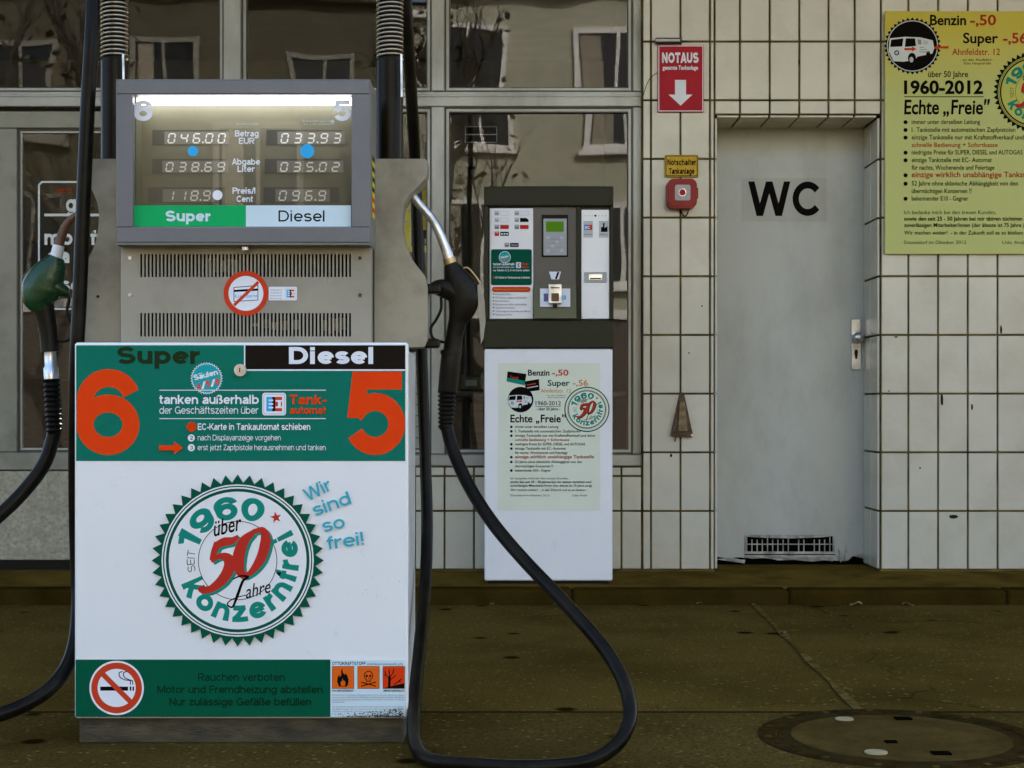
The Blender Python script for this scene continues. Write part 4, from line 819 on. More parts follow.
def ribbed(q, a, b, r0, r1, n, m='rubber'):
    A, B = Vector(a), Vector(b); P = []; Rr = []
    for k in range(n):
        for f, rr in ((0, 1), (.5, 1), (.52, .84), (.98, .84)):
            t = (k + f) / n; P.append(A.lerp(B, t)); Rr.append((r0 + (r1 - r0) * t) * rr)
    q.loft(P, Rr, m, 14, up=(0, 1, 0))
DN = 4.44
nz = thing('fuel_nozzle', at(451, 352, DN), 'black fuel nozzle with bright steel spout hanging at the Diesel side', 'fuel nozzle', None)
q = MB(); P = catmull([at(411, 194, DN), at(420, 205, DN), at(432, 219, DN), at(440, 234, DN), at(446, 249, DN), at(450, 263, DN)], 5); q.loft(P, lerp_list([.0125, .0125, .0125, .0135, .0150, .0165], len(P)), 'steel', 16); q.build('spout', nz)
q = MB(); q.loft([at(449, 258.5, DN), at(451.2, 266, DN)], .0185, 'brass', 16); q.loft([at(451.2, 266, DN), at(452, 268.5, DN)], .0165, 'brass', 16); q.build('collar', nz)
q = MB(); P = catmull([at(450.5, 264, DN), at(455, 275, DN), at(461, 287, DN), at(463.5, 299, DN), at(461.5, 311, DN), at(457.5, 322, DN), at(454.5, 336, DN), at(452.5, 352, DN)], 5)
q.loft(P, lerp_list([(.019, .02), (.033, .026), (.044, .031), (.046, .031), (.038, .028), (.026, .022), (.024, .02), (.027, .022)], len(P)), 'plastic_black', 18)
P = catmull([at(431, 289.5, DN), at(437, 288, DN), at(446, 289, DN), at(458, 295, DN)], 4); q.loft(P, lerp_list([.014, .023, .028, .028], len(P)), 'plastic_black', 14); q.build('body', nz)
q = MB(); q.loft([at(452.8, 350, DN), at(451, 356, DN), at(448.8, 378, DN), at(447.2, 392, DN)], [.026, .0285, .0285, .027], 'plastic_black', 16); q.loft([at(451.4, 351, DN), at(451, 355, DN)], .031, 'plastic_black', 16); q.build('swivel', nz)
q = MB(); ribbed(q, at(447.2, 391, DN), at(445.6, 430, DN), .0275, .022, 9); q.build('bend_protector', nz)
q = MB(); P = catmull([at(441, 297, DN), at(441, 309, DN), at(436, 320, DN), at(431, 328, DN), at(433, 338, DN), at(443, 342, DN), at(452, 341, DN)], 5); q.loft(P, .0042, 'plastic_black', 8); q.build('trigger_guard', nz)
q = MB(); P = catmull([at(462, 269, DN), at(468, 268, DN), at(476, 277, DN), at(480, 283, DN)], 4); q.loft(P, .0028, 'brass', 8)
q.prism([(ax(x, DN), az(y, DN)) for x, y in [(477.5, 286), (480.5, 283), (484.5, 300), (485.5, 322), (483.5, 338), (481, 344), (480, 326), (478.5, 308)]], YC + DN - .012, YC + DN + .012, 'pumpgrey'); q.build('splash_guard', nz)

gz = thing('fuel_nozzle', at(52, 350, DN), 'green fuel nozzle with brown spout hanging at the Super side', 'fuel nozzle', None)
q = MB(); P = catmull([at(92, 208, DN + .03), at(84, 212, DN), at(74, 217, DN), at(67, 224, DN), at(62, 235, DN), at(58, 247, DN)], 5); q.loft(P, lerp_list([.010, .010, .0105, .0115, .013, .015], len(P)), 'copper', 16); q.build('spout', gz)
q = MB(); q.loft([at(58.8, 245.5, DN), at(55.8, 259, DN)], [.0165, .0175], 'white_plastic', 18); q.build('collar', gz)
q = MB(); P = catmull([at(56.5, 257, DN), at(53, 266, DN), at(47, 277, DN), at(42, 289, DN), at(40.5, 301, DN), at(43, 311, DN)], 5)
q.loft(P, lerp_list([(.022, .022), (.040, .028), (.053, .033), (.060, .034), (.050, .031), (.024, .024)], len(P)), 'nozzle_green', 18)
P = catmull([at(52, 284, DN), at(60, 289, DN), at(68, 293, DN)], 4); q.loft(P, lerp_list([.026, .022, .013], len(P)), 'nozzle_green', 14); q.build('body', gz)
q = MB(); P = catmull([at(43, 306, DN), at(46, 318, DN), at(48.5, 334, DN), at(50, 352, DN)], 4); q.loft(P, lerp_list([(.031, .025), (.028, .022), (.026, .021), (.026, .022)], len(P)), 'plastic_black', 16); q.build('grip', gz)
q = MB(); q.loft([at(50, 351, DN), at(50.2, 354, DN), at(50.8, 366, DN), at(51, 368, DN), at(51.6, 380, DN)], [.017, .0165, .0165, .021, .021], 'steel', 16); q.build('swivel', gz)
q = MB(); ribbed(q, at(51.8, 379, DN), at(54.8, 434, DN), .025, .0225, 11); q.build('bend_protector', gz)
q = MB(); P = catmull([at(66, 292, DN), at(69, 300, DN), at(67, 312, DN), at(71, 324, DN), at(74, 334, DN), at(66, 341, DN), at(52, 341, DN)], 5); q.loft(P, .0042, 'plastic_black', 8); q.build('trigger_guard', gz)

# ================================================================== PAYMENT TERMINAL on the raised pavement
DK = 7.365; YK = YC + DK
term = thing('payment_terminal', (ax(548.5, DK), YK + .17, ZP), 'card payment terminal with olive head on a white pedestal in front of the shop window', 'payment terminal')
kx0 = lambda x0, y0, x1, y1, d0, d1, m, mb, bev=.003: mb.box(ax(x0, DK), ax(x1, DK), YK + d0, YK + d1, az(y1, DK), az(y0, DK), m, bev)
q = MB(); q.box(ax(484.5, DK), ax(612.5, DK), YK, YK + .34, .086, az(348.8, DK), 'termwhite', .006); ped = q.build('pedestal', term); q = MB(); q.box(ax(488, DK), ax(609, DK), YK + .018, YK + .33, .06, .0855, 'black'); q.build('foot', term)  # black recessed strip added to imitate the contact shadow under the pedestal
q = MB()
kx0(484.2, 186.5, 613.4, 206.4, -.012, .30, 'olive', q, .006); kx0(484.2, 320.2, 613.4, 348.2, -.012, .30, 'olive', q, .006)
kx0(484.2, 206.5, 488.6, 320.1, -.012, .30, 'olive', q, .003); kx0(610, 206.5, 613.4, 320.1, -.012, .30, 'olive', q, .003)
kx0(488.7, 206.5, 609.9, 320.1, .03, .30, 'brownplate', q, 0); kx0(576.6, 206.5, 581, 320.1, .0, .03, 'olive', q, .001)
hdt = q.build('terminal_head', term)
q = MB(); kx0(489.6, 208, 533.3, 318.8, .006, .029, 'termwhite', q, .002); ip = q.build('information_plate', hdt)
p = Print(DK + .006)
for x, y, c in ((494.6, 211, 'silver'), (514.6, 211, 'silver'), (494.6, 217.8, 'lgrey'), (514.6, 217.8, 'silver'), (494.6, 224.8, 'grey'), (514.6, 224.8, 'grey'), (494.6, 231.6, 'sig'), (504.6, 242.8, 'grey')):
    p.rect(x, y, x + 4.4, y + 4.4, c); p.rect(x + .8, y + 1, x + 3.6, y + 1.5, 'white'); p.rect(x + .8, y + 2.4, x + 3.6, y + 2.9, 'black')
for x, y, c in ((500, 211.3, 'white'), (520, 211.3, 'white'), (500.2, 217.8, 'white'), (520, 218, 'black'), (500.2, 225, 'red'), (520, 225, 'red'), (500.2, 231.8, 'black'), (510, 243, 'black')): p.rect(x, y, x + 8.6, y + 4, c if c != 'white' else 'lgrey'); 
for x, y in ((500, 211.3), (520, 211.3), (500.2, 217.8)): p.rect(x + .3, y + .3, x + 8.3, y + 3.7, 'white')
p.flat([(526, 217.9), (528.7, 217.9), (528.7, 219.8)], 'termwhite')
for k in range(3): p.rect(501 + k * 2.6, 233.2, 502.8 + k * 2.6, 234.6, 'white')
p.text('Diesel', 510.8, 246, 2, 'lgrey', x1=517.6, w=.1)
p.rrect(491, 249.3, 531.8, 285.2, 2, 'dgreen'); p.disc(504.8, 257.2, 5.9, 'white', 28); p.disc(504.8, 257.2, 5.4, 'stickteal', 28); p.text('Säulen', 500.8, 258.6, 2, 'white', x1=508.8, w=.14, rot=12); p.text('4/5/6', 501.8, 261.2, 2, 'orange', x1=508, w=.14, rot=12)
p.text('tanken außerhalb', 493, 265.3, 2.5, 'white', x1=514.5, w=.13); p.text('der Geschäftszeiten über', 493, 268, 1.6, 'white', x1=514.5, w=.09); eclogo(p, 516, 262.3, 521, 268.1); p.text('Tank-', 522, 265, 2.2, 'orange', x1=529, w=.14); p.text('automat', 522, 267.8, 1.6, 'orange', x1=529, w=.14)
p.text('nur Säulen 4, 5, 6 mit Karte zahlen', 493, 271.3, 1.9, 'white', x1=529.5, w=.12); p.disc(493.8, 277.6, .9, 'orange', 12); p.text('EC-Karte in Tankautomat schieben', 495.5, 278.6, 2.1, 'white', x1=530, w=.12)
p.rrect(492, 286.9, 530.3, 291.9, 2.4, 'sig'); p.text('Bedienungsanleitung Tankautomat', 494, 290.3, 2, 'orange2', x1=528, w=.1)
for k, t in enumerate(('Karte einschieben', 'PIN Nummer eingeben und bestätigen', 'Karte entnehmen', 'Säulennummer wählen und bestätigen', 'Zapfpistole entnehmen', 'Tanken beginnen innerhalb einer Minute', 'Quittung entnehmen')):
    p.disc(493.6, 294 + k * 3.4, .7, 'olivetext', 10); p.face(t, 495.4, 295 + k * 3.4, 1.8, 'grey', x1=495.4 + len(t) * .92, bold=.006)
p.build('instructions', ip)
q = MB(); kx0(533.6, 206.6, 576.4, 318.8, .012, .029, 'brownplate', q, 0)
mp_ = q.build('operating_panel', hdt)
q = MB(); kx0(542, 214.6, 568, 256.6, .005, .0118, 'black', q, .001); kx0(543.4, 218.6, 566.8, 255.6, -.004, .0048, 'ink_silver', q, .003)
kx0(546, 221.6, 563.6, 231.8, -.0055, -.003, 'ink_lcdgreen', q, 0)
for r_i in range(4):
    for c_i in range(4): kx0(546.4 + c_i * 4.5, 236.4 + r_i * 4.3, 549.8 + c_i * 4.5, 239.2 + r_i * 4.3, -.007, -.003, 'ink_silver' if (r_i + c_i) % 3 else 'ink_lgrey', q, 0)
q.build('keypad', mp_)
p = Print(DK + .012); p.flat([(549, 271.6), (561, 271.6), (559, 279.4), (551.4, 279.4)], 'white'); p.text('x', 552, 277.6, 5, 'black', w=.2); p.line([(558.5, 272), (555.8, 279)], 1.9, 'black'); p.build('card_arrow', mp_)
q = MB(); q.prism([(YK - .03, az(318.8, DK)), (YK + .0115, az(318.8, DK)), (YK + .0115, az(286, DK)), (YK - .012, az(286, DK))], ax(533.8, DK), ax(576.2, DK), 'olive_green', axis='x'); q.build('reader_wedge', mp_)
p = Print(DK - .032, .0); p.rect(540, 288.5, 570.3, 306.8, 'white'); p.rect(543.6, 293.4, 548.2, 301.6, 'ecblue'); p.rect(545, 295, 546.8, 300, 'sig'); p.rect(560, 295.5, 566, 299.6, 'blue'); p.text('EC', 561, 298.8, 2.6, 'white', w=.14)
p.build('reader_plate', mp_)
q = MB(); kx0(548.3, 284.4, 561.4, 304.6, -.052, -.0335, 'steel', q, .004); kx0(550.6, 288, 559.2, 289.2, -.0535, -.0525, 'black', q, 0); kx0(551, 294, 558.6, 302, -.056, -.0525, 'copper', q, .002); kx0(552.6, 305, 557, 307.6, -.05, -.034, 'black', q, 0); q.build('card_reader', mp_)
q = MB(); kx0(581.4, 209.6, 609.4, 318.8, .004, .029, 'panelwhite', q, .002); rp_ = q.build('receipt_panel', hdt)
p = Print(DK + .004)
for k in range(7): p.disc(585.2 + k * 3.4, 215.7, .5 if k != 3 else 1.1, 'grey' if k != 3 else 'black', 10)
for x0 in (583.5, 599): p.rect(x0, 221, x0 + 9.3, 237.6, 'lgrey')
p.rect(584.2, 224.8, 592.2, 230, 'ecblue'); p.rect(588.4, 224.8, 592.2, 230, 'sig'); p.text('EC', 585, 229, 3, 'white', w=.15); p.face('electronic cash', 584, 235, 1.5, 'black', x1=592)
p.flat([(601, 232), (601, 227), (603, 227), (603, 223), (604.6, 223), (604.6, 228), (607.4, 226), (607.4, 232)], 'black'); p.face('Geldkarte', 600, 235.2, 1.6, 'black', x1=607.4)
p.build('receipt_print', rp_)
q = MB(); kx0(584.4, 272, 606.6, 282.6, -.002, .0035, 'ink_silver', q, .002); kx0(588.6, 274, 602.4, 280.4, -.006, -.0025, 'steel', q, .002); kx0(590, 278, 601, 279.4, -.0072, -.0062, 'black', q, 0); q.build('receipt_slot', rp_)

LINES = [('immer unter derselben Leitung', 0, 'olivetext'), ('1. Tankstelle mit automatischen Zapfpistolen', 0, 'olivetext'), ('einzige Tankstelle nur mit Kraftstoffverkauf und daher', 0, 'olivetext'), ('schnelle Bedienung + Sofortkasse', 1, 'dred'), ('niedrigste Preise für SUPER, DIESEL und AUTOGAS', 0, 'olivetext'), ('einzige Tankstelle mit EC- Automat', 0, 'olivetext'), ('für nachts, Wochenende und Feiertage', 1, 'olivetext'), ('einzige wirklich unabhängige Tankstelle', 2, 'dred'), ('52 Jahre ohne sklavische Abhängigkeit von den', 0, 'olivetext'), ('übermächtigen Konzernen !!', 1, 'olivetext'), ('bekennender E10 - Gegner', 0, 'olivetext')]
def vanpic(p, cx, cy, r, teeth=None):
    """photograph printed on the poster: a white delivery van in a round frame"""
    if teeth: p.burst(cx, cy, r * 1.13, r * 1.02, 36, teeth); p.disc(cx, cy, r * 1.01, 'lgrey')
    p.disc(cx, cy, r * .97, 'black'); P = lambda l: [(cx + a * r, cy + b * r) for a, b in l]
    p.flat(P([(-.90, -.30), (-.30, -.36), (.30, -.34), (.80, -.22), (.86, .10), (.78, .30), (.20, .42), (.10, .55), (-.35, .62), (-.74, .60), (-.94, .20)]), 'paper')
    p.flat(P([(-.84, -.24), (-.36, -.30), (-.40, .02), (-.88, .04)]), 'black'); p.flat(P([(-.26, -.30), (.10, -.30), (.14, .0), (-.30, .04)]), 'black')
    p.flat(P([(.20, -.26), (.34, -.24), (.36, -.06), (.22, -.06)]), 'grey'); p.flat(P([(.42, -.22), (.60, -.19), (.61, -.06), (.43, -.06)]), 'lgrey')
    p.disc(cx - r * .62, cy + r * .27, r * .10, 'black', 16, r * .10); p.disc(cx - r * .62, cy + r * .27, r * .06, 'lgrey', 12)
    p.disc(cx - r * .02, cy + r * .48, r * .16, 'black', 20, r * .21); p.disc(cx - r * .04, cy + r * .54, r * .08, 'lgrey', 14, r * .11); p.disc(cx + r * .62, cy + r * .32, r * .08, 'black', 14, r * .13)
    p.flat(P([(-.32, .08), (-.02, .08), (-.02, .02), (.16, .12), (-.02, .22), (-.02, .17), (-.32, .17)]), 'sig')
    for k in range(3): p.rect(cx + r * .28, cy + r * (.04 + .09 * k), cx + r * (.46 + .1 * k), cy + r * (.07 + .09 * k), 'grey')
    p.flat(P([(.84, .06), (1.0, -.04), (1.0, .02), (1.42, .0), (1.42, .10), (1.0, .10), (1.0, .18)]), 'sig') if teeth else None
def handbill(p, x0, y0, x1, y1, big):
    """the station's notice, laid out on a 160 x 243 sheet"""
    w = x1 - x0; sx = w / 160.0; sy = (y1 - y0) / 243.0
    FX = lambda a: x0 + a * sx; FY = lambda b: y0 + b * sy
    dk = 'black'; B = .022
    p.face('Benzin', FX(44 if big else 46), FY(14), 10 * sy, dk, x1=FX(80), bold=B); p.face('-,50', FX(84), FY(14), 10 * sy, 'dred' if big else 'sig', x1=FX(110), bold=B)
    p.face('Super', FX(77), FY(32), 10 * sy, dk if big else 'dgreen', x1=FX(112), bold=B); p.face('-,56', FX(117), FY(32), 10 * sy, 'dred' if big else 'orange2', x1=FX(141), bold=B)
    p.face('Ahnfeldstr. 12', FX(66), FY(44), 6.4 * sy, 'dred' if big else 'orange2', x1=FX(114), bold=.008); p.face('- an der Ausfahrt -', FX(74), FY(50), 2.5 * sy, dk, x1=FX(108)); p.face('Ecke Hauptstraße', FX(78), FY(53.5), 2.5 * sy, dk, x1=FX(105))
    if big:
        p.face('über 50 Jahre', FX(42), FY(66), 5.8 * sy, dk, x1=FX(82), bold=.012)
        p.face('1960-2012', FX(18), FY(82.5), 12.6 * sy, dk, x1=FX(97), bold=.034); p.rect(FX(18), FY(85.4), FX(97.5), FY(86.2), dk)
        p.face('Echte', FX(18), FY(103), 14 * sy, dk, x1=FX(53), bold=.022, shear=.06); p.face('Freie', FX(65), FY(103), 14 * sy, dk, x1=FX(97), bold=.022, shear=.06)
        p.face(',,', FX(57), FY(103), 13 * sy, dk, x1=FX(63), bold=.03); p.face("''", FX(98), FY(103), 14 * sy, dk, x1=FX(104), bold=.02, shear=.2)
    else:
        p.face('1960-2012', FX(58), FY(66), 7 * sy, dk, x1=FX(98), bold=.01); p.rect(FX(58), FY(68), FX(98), FY(68.8), dk); p.face('- über 50 Jahre -', FX(59), FY(75), 5 * sy, dk, x1=FX(97), bold=.02)
        p.face('Echte', FX(18), FY(96), 13 * sy, dk, x1=FX(53), bold=.022); p.face('Freie', FX(66), FY(96), 13 * sy, dk, x1=FX(98), bold=.022); p.face(',,', FX(58.5), FY(96), 13 * sy, dk, x1=FX(64), bold=.03); p.face("''", FX(100), FY(96), 13 * sy, dk, x1=FX(106), bold=.02)
    y = 113.0 if big else 106.0
    for i, (t, k, col) in enumerate(LINES):
        if k != 1: p.disc(FX(19.5), FY(y - 1.8), 2.05 * sx, dk, 16)
        cap = 4.5 if k < 2 else 5.4
        wd = {0: 2.36, 1: 2.3, 2: 3.2}[k] * len(t)
        if t.startswith('schnelle'): wd = 86
        p.face(t, FX(25.6), FY(y), cap * sy, col if big or col == 'dred' else 'olivetext', x1=FX(25.6 + wd), bold=.012 if k < 2 else .016)
        y += {0: 7.6, 1: 7.2, 2: 8.4}[k] + (0 if i % 3 else .25)
    y += 6
    for t, wd, b in (('Ich bedanke mich bei den treuen Kunden,', 92, 0), ('sowie den seit 25 - 50 Jahren bei mir tätigen tüchtigen und', 128, .02), ('zuverlässigen Mitarbeiter/innen (der älteste ist 75 Jahre jung).', 130, .014), ('Wir machen weiter!  - in der Zukunft soll es so bleiben -', 122, .008)):
        p.face(t, FX(18), FY(y), 3.9 * sy, 'olivetext' if b == 0 else dk, x1=FX(18 + wd), bold=b); y += 6.4 if b != .014 else 7.6
    p.face('Düsseldorf im Oktober 2012', FX(18), FY(y + 3), 3.4 * sy, 'olivetext', x1=FX(80)); p.face('Udo Andr', FX(116), FY(y + 3), 3.4 * sy, 'olivetext', x1=FX(140))
q = MB(); a = DK - .0015; q.box(ax(498, DK), ax(600, DK), YK - .0012, YK + .004, az(510.3, DK), az(363, DK), 'posterpale'); pb = q.build('notice', ped)
p = Print(DK - .0014, .0005); handbill(p, 498 + 1, 367.5, 600, 506, False)
for pts, c in (([(507.6, 371.4), (526.4, 374), (524.6, 385.4), (506.6, 381.4)], 'black'), ([(507.4, 377.6), (525.4, 381), (524.6, 385.4), (506.6, 381.4)], 'teal'), ([(524.6, 381.4), (539, 379), (539.6, 390.2), (526, 392)], 'black')): p.flat(pts, c)
p.text('Tank', 509.5, 378.4, 3, 'dred', w=.14, rot=-8); p.line([(527, 388), (538, 386)], 1, 'lgrey'); p.line([(527, 385), (536, 383.6)], 1, 'sig'); vanpic(p, 520.6, 399.6, 13.2)
seal(p, 586.9, 409.4, 22.6, small=True, ground='posterpale', teeth='deepgreen'); p.build('notice_print', pb)

# ================================================================== SIGNS AND FITTINGS ON THE WALL
def plate(name, x0, y0, x1, y1, m, label, cat, D=7.755, th=.009, bev=.002):
    t = thing(name, (ax((x0 + x1) / 2, D), YC + D, az(y1, D)), label, cat)
    q = MB(); q.box(ax(x0, D), ax(x1, D), YC + D, YC + D + th, az(y1, D), az(y0, D), m, bev); return t, q.build('sign_plate', t), D
t, pl, D = plate('emergency_sign', 657.8, 45, 703.8, 112, 'signred', 'red NOTAUS sign with white arrow pointing down, on the tiled pier', 'sign')
p = Print(D); W_ = 'white'; p.rect(658.4, 45.6, 703.2, 46.4, W_); p.rect(658.4, 110.6, 703.2, 111.4, W_); p.rect(658.4, 46.4, 659.2, 110.6, W_); p.rect(702.4, 46.4, 703.2, 110.6, W_)
p.text('NOTAUS', 662, 63, 10.5, W_, x1=698.5, w=.18, track=.02); p.face('gesamte Tankanlage', 662.6, 69.6, 4, W_, x1=698, bold=.03)
p.flat([(675, 80), (686, 80), (686, 94.6), (692.4, 94.6), (680.6, 105.6), (668.6, 94.6), (675, 94.6)], W_); p.build('sign_print', pl)
t = thing('sign_bracket', (ax(669, 7.74), YC + 7.74, az(43, 7.74)), 'small weathered grey metal rail fixed above the red NOTAUS sign', 'bracket')
q = MB(); q.box(ax(655, 7.74), ax(682, 7.74), YC + 7.735, YC + 7.768, az(43.2, 7.74), az(37.6, 7.74), 'alu_dark', .006); q.build('rail', t)
q = MB(); q.box(ax(655.2, 7.74), ax(680, 7.74), YC + 7.73, YC + 7.734, az(42, 7.74), az(39.4, 7.74), 'alu', .001); q.build('front_strip', t)
t, pl, D = plate('switch_sign', 664.8, 154.8, 698.4, 177, 'signyellow', 'small yellow enamel sign above the red emergency button box', 'sign')
p = Print(D); 
for a in ((665.6, 155.6, 697.6, 156.4), (665.6, 175.4, 697.6, 176.2), (665.6, 156.4, 666.4, 175.4), (696.8, 156.4, 697.6, 175.4)): p.rect(*a, 'brown')
p.text('Notschalter', 667.4, 165.2, 6, 'brown', x1=696, w=.15, track=.04); p.text('Tankanlage', 669, 174, 5.8, 'brown', x1=694.4, w=.15, track=.04); p.build('sign_print', pl)
DB2 = 7.69
t = thing('emergency_button', (ax(682.4, DB2), -.04, az(208, DB2)), 'red emergency stop button box with pale square face, on the tiled pier', 'emergency button')
q = MB(); r_ = 6
def rr(x0, y0, x1, y1, r, D): return [(ax(cx + r * math.cos(R(a + k)), D), az(cy - r * math.sin(R(a + k)), D)) for cx, cy, a in ((x1 - r, y0 + r, 0), (x0 + r, y0 + r, 90), (x0 + r, y1 - r, 180), (x1 - r, y1 - r, 270)) for k in range(0, 91, 15)]
q.prism(rr(667.4, 178.6, 697, 208, 6.5, DB2), YC + DB2, -.002, 'boxred'); q.prism(rr(669, 180.2, 695.4, 206.4, 6, DB2), YC + DB2 - .006, YC + DB2 - .0005, 'boxred'); q.box(ax(697, DB2), ax(698.8, DB2), YC + DB2 + .02, -.01, az(198, DB2), az(187, DB2), 'boxred', .003); bx = q.build('housing', t)
q = MB(); q.prism(rr(674.8, 185, 690.2, 200.6, 2, DB2), YC + DB2 - .010, YC + DB2 - .0065, 'buttonface'); q.build('face_plate', t)
q = MB(); a = at(682.2, 192.8, DB2); q.cyl((a.x, YC + DB2 - .016, a.z), .019, .0055, 'steel', 'y', 24); q.cyl((a.x, YC + DB2 - .026, a.z), .013, .0095, 'signred', 'y', 24, r2=.016); q.build('push_button', t)
q = MB(); q.loft(catmull([(a.x, -.008, az(208, DW)), (a.x + .004, -.010, az(212, DW)), (a.x + .02, -.012, az(216.5, DW)), (a.x + .036, -.010, az(213, DW)), (a.x + .038, -.008, az(206, DW))], 5), .003, 'black', 8); q.build('cable', t)
# thin wire from the window frame to the red sign
q = MB(); q.loft(catmull([(X(643), -.004, Z(96)), (X(645.5), -.006, Z(88)), (X(649), -.006, Z(80)), (X(654), -.006, Z(75)), (X(660), -.012, Z(72))], 6), .0016, 'black', 6); o = q.build('wire', loc=(X(643), -.004, Z(96))); tag(o, 'thin dark wire running from the window frame to the red sign', 'wire')
# rusty bracket
t = thing('rusty_bracket', (X(682), -.02, Z(437)), 'rusty triangular metal bracket hanging on the tiles below the emergency button', 'bracket')
q = MB(); q.prism([(X(679.5), Z(393)), (X(683.5), Z(393)), (X(692.6), Z(435.4)), (X(691), Z(437.4)), (X(671.4), Z(436.6)), (X(670.4), Z(434.6))], -.022, -.003, 'rust'); q.prism([(X(679.3), Z(402)), (X(684.4), Z(402)), (X(686.8), Z(431)), (X(677.6), Z(431))], -.034, -.0225, 'rust_pale'); b_ = q.build('bracket_plate', t)
q = MB(); q.cyl((X(681.4), -.014, Z(394.4)), .011, .014, 'rust', 'y', 14); q.build('bolt', t); q = MB(); q.cyl((X(691.4), -.026, Z(435)), .006, .006, 'steel', 'y', 10); q.build('bolt', t)
q = MB(); q.loft([(X(676), -.012, Z(436)), (X(674.6), -.014, Z(441.4))], .004, 'rust', 6); q.build('wire_stub', t)

# large yellow notice on the right-hand wall
DPo = 7.745
t = thing('poster', (ax(966, DPo), YC + DPo, az(253.6, DPo)), 'large yellow green station notice with round van picture, on tiles beside the WC door', 'poster')
m = M['posteryellow']; nn = m.node_tree.nodes; ll = m.node_tree.links   # printed two-tone sheet: warm yellow head, green yellow body
tc = nn.new('ShaderNodeTexCoord'); sp = nn.new('ShaderNodeSeparateXYZ'); mr = nn.new('ShaderNodeMapRange'); mx = nn.new('ShaderNodeMix'); mx.data_type = 'RGBA'
mr.inputs[1].default_value = .78; mr.inputs[2].default_value = 1.12; mx.inputs[6].default_value = (.52, .54, .155, 1); mx.inputs[7].default_value = (.58, .47, .03, 1)
ll.new(tc.outputs['Object'], sp.inputs[0]); ll.new(sp.outputs[2], mr.inputs[0]); ll.new(mr.outputs[0], mx.inputs[0]); ll.new(mx.outputs[2], nn['Principled BSDF'].inputs[0])
q = MB(); q.box(ax(885, DPo), ax(1064, DPo), YC + DPo, YC + DPo + .010, az(254, DPo), az(11, DPo), 'posteryellow', .001); pl = q.build('sheet', t)
p = Print(DPo); handbill(p, 886, 11, 1046, 254, True); vanpic(p, 912.4, 46, 25.4, 'black')
seal(p, 1034, 92, 41, ground='postergreen', teeth='black'); p.build('poster_print', pl)

# notices behind the shop glass
for (x0, y0, x1, y1, m, lab, rows) in ((399, 180, 431, 252, 'ink_yellow', 'yellow notice inside the shop window beside the diesel nozzle', 4), (412.5, 352, 430.5, 470 - 18, 'ink_paper', 'white notice inside the shop window behind the hanging hose', 9)):
    D = 7.93; t = thing('window_notice', (ax((x0 + x1) / 2, D), YC + D, az(y1, D)), lab, 'notice')
    q = MB(); q.box(ax(x0, D), ax(x1, D), YC + D, YC + D + .004, az(y1, D), az(y0, D), m); pl = q.build('sheet', t)
    p = Print(D)
    for k in range(rows): p.rect(x0 + 3, y0 + 8 + k * 11, x1 - 3 - (k % 3) * 3, y0 + 9.2 + k * 11, 'grey')
    if rows == 4: p.rect(x0 + 12, y0 + 50, x1 - 1, y0 + 66, 'black')
    p.build('notice_print', pl)
D = 7.92; t = thing('window_notice', (ax(481, D), YC + D, az(142, D)), 'small brown lettered card inside the right shop window above the terminal', 'notice')
q = MB(); q.box(ax(465, D), ax(497, D), YC + D, YC + D + .004, az(142.5, D), az(126.5, D), 'ink_silver'); pl = q.build('sheet', t); p = Print(D); p.rect(465.6, 127, 496.4, 134, 'brown'); p.rect(465.6, 135, 496.4, 142, 'brown'); p.build('notice_print', pl)

# ================================================================== INSIDE THE SHOP
t = thing('shop_counter', (-.9, 2.2, ZP), 'dark wooden shop counter behind the window glass', 'counter')
q = MB(); q.box(-2.6, .1, 1.9, 2.5, ZP, .95, 'wood', .01); q.build('body', t); q = MB(); q.box(-2.65, .15, 1.85, 2.55, .951, .99, 'interior_dark', .006); q.build('top', t)
t = thing('shelf_unit', (-3.4, 3.1, ZP), 'tall wooden shelf unit against the back wall of the shop', 'shelf')
for x in (-4.2, -3.4, -2.6): q = MB(); q.box(x, x + .03, 2.95, 3.38, ZP, 2.1, 'wood'); q.build('side_panel', t)
for z in (.2, .65, 1.1, 1.55, 2.06): q = MB(); q.box(-4.16, -2.61, 2.96, 3.37, z, z + .03, 'wood'); q.build('shelf', t)
t = thing('card_reader_box', (ax(471, 8.3), YC + 8.3, .95), 'small olive box on the window ledge inside the shop', 'box')
q = MB(); q.box(ax(460, 8.3), ax(483, 8.3), YC + 8.25, YC + 8.4, az(391, 8.3), az(375, 8.3), 'olive_green', .01); q.build('case', t); q = MB(); q.box(ax(466, 8.3), ax(477, 8.3), YC + 8.244, YC + 8.249, az(386, 8.3), az(380, 8.3), 'ink_lgrey'); q.build('label', t)
t = thing('window_ledge', (-.4, .6, ZP), 'dark wooden ledge inside the shop under the window', 'ledge')
q = MB(); q.box(-1.6, .60, .36, .78, az(393, 8.3) - .02, az(391.3, 8.3), 'wood', .004); q.build('board', t)
for x in (-1.5, -.45, .5): q = MB(); q.box(x, x + .04, .5, .72, ZP, az(393, 8.3) - .021, 'wood'); q.build('leg', t)
t = thing('floor_lamp', (ax(466, 8.6), YC + 8.6, ZP), 'dark pole with a round top standing inside the right shop window', 'stand')
q = MB(); a = at(466, 168, 8.6); q.cyl((a.x, a.y, ZP), .022, a.z - ZP, 'interior_dark', 'z', 14); q.build('pole', t)
q = MB(); q.loft([(a.x, a.y, a.z), (a.x, a.y, a.z + .02), (a.x, a.y, a.z + .05), (a.x, a.y, a.z + .065)], [.05, .055, .05, .02], 'interior_dark', 16, up=(0, 1, 0)); q.build('head', t)
q = MB(); q.cyl((a.x, a.y, ZP), .16, .03, 'interior_dark', 'z', 24); q.build('base', t)

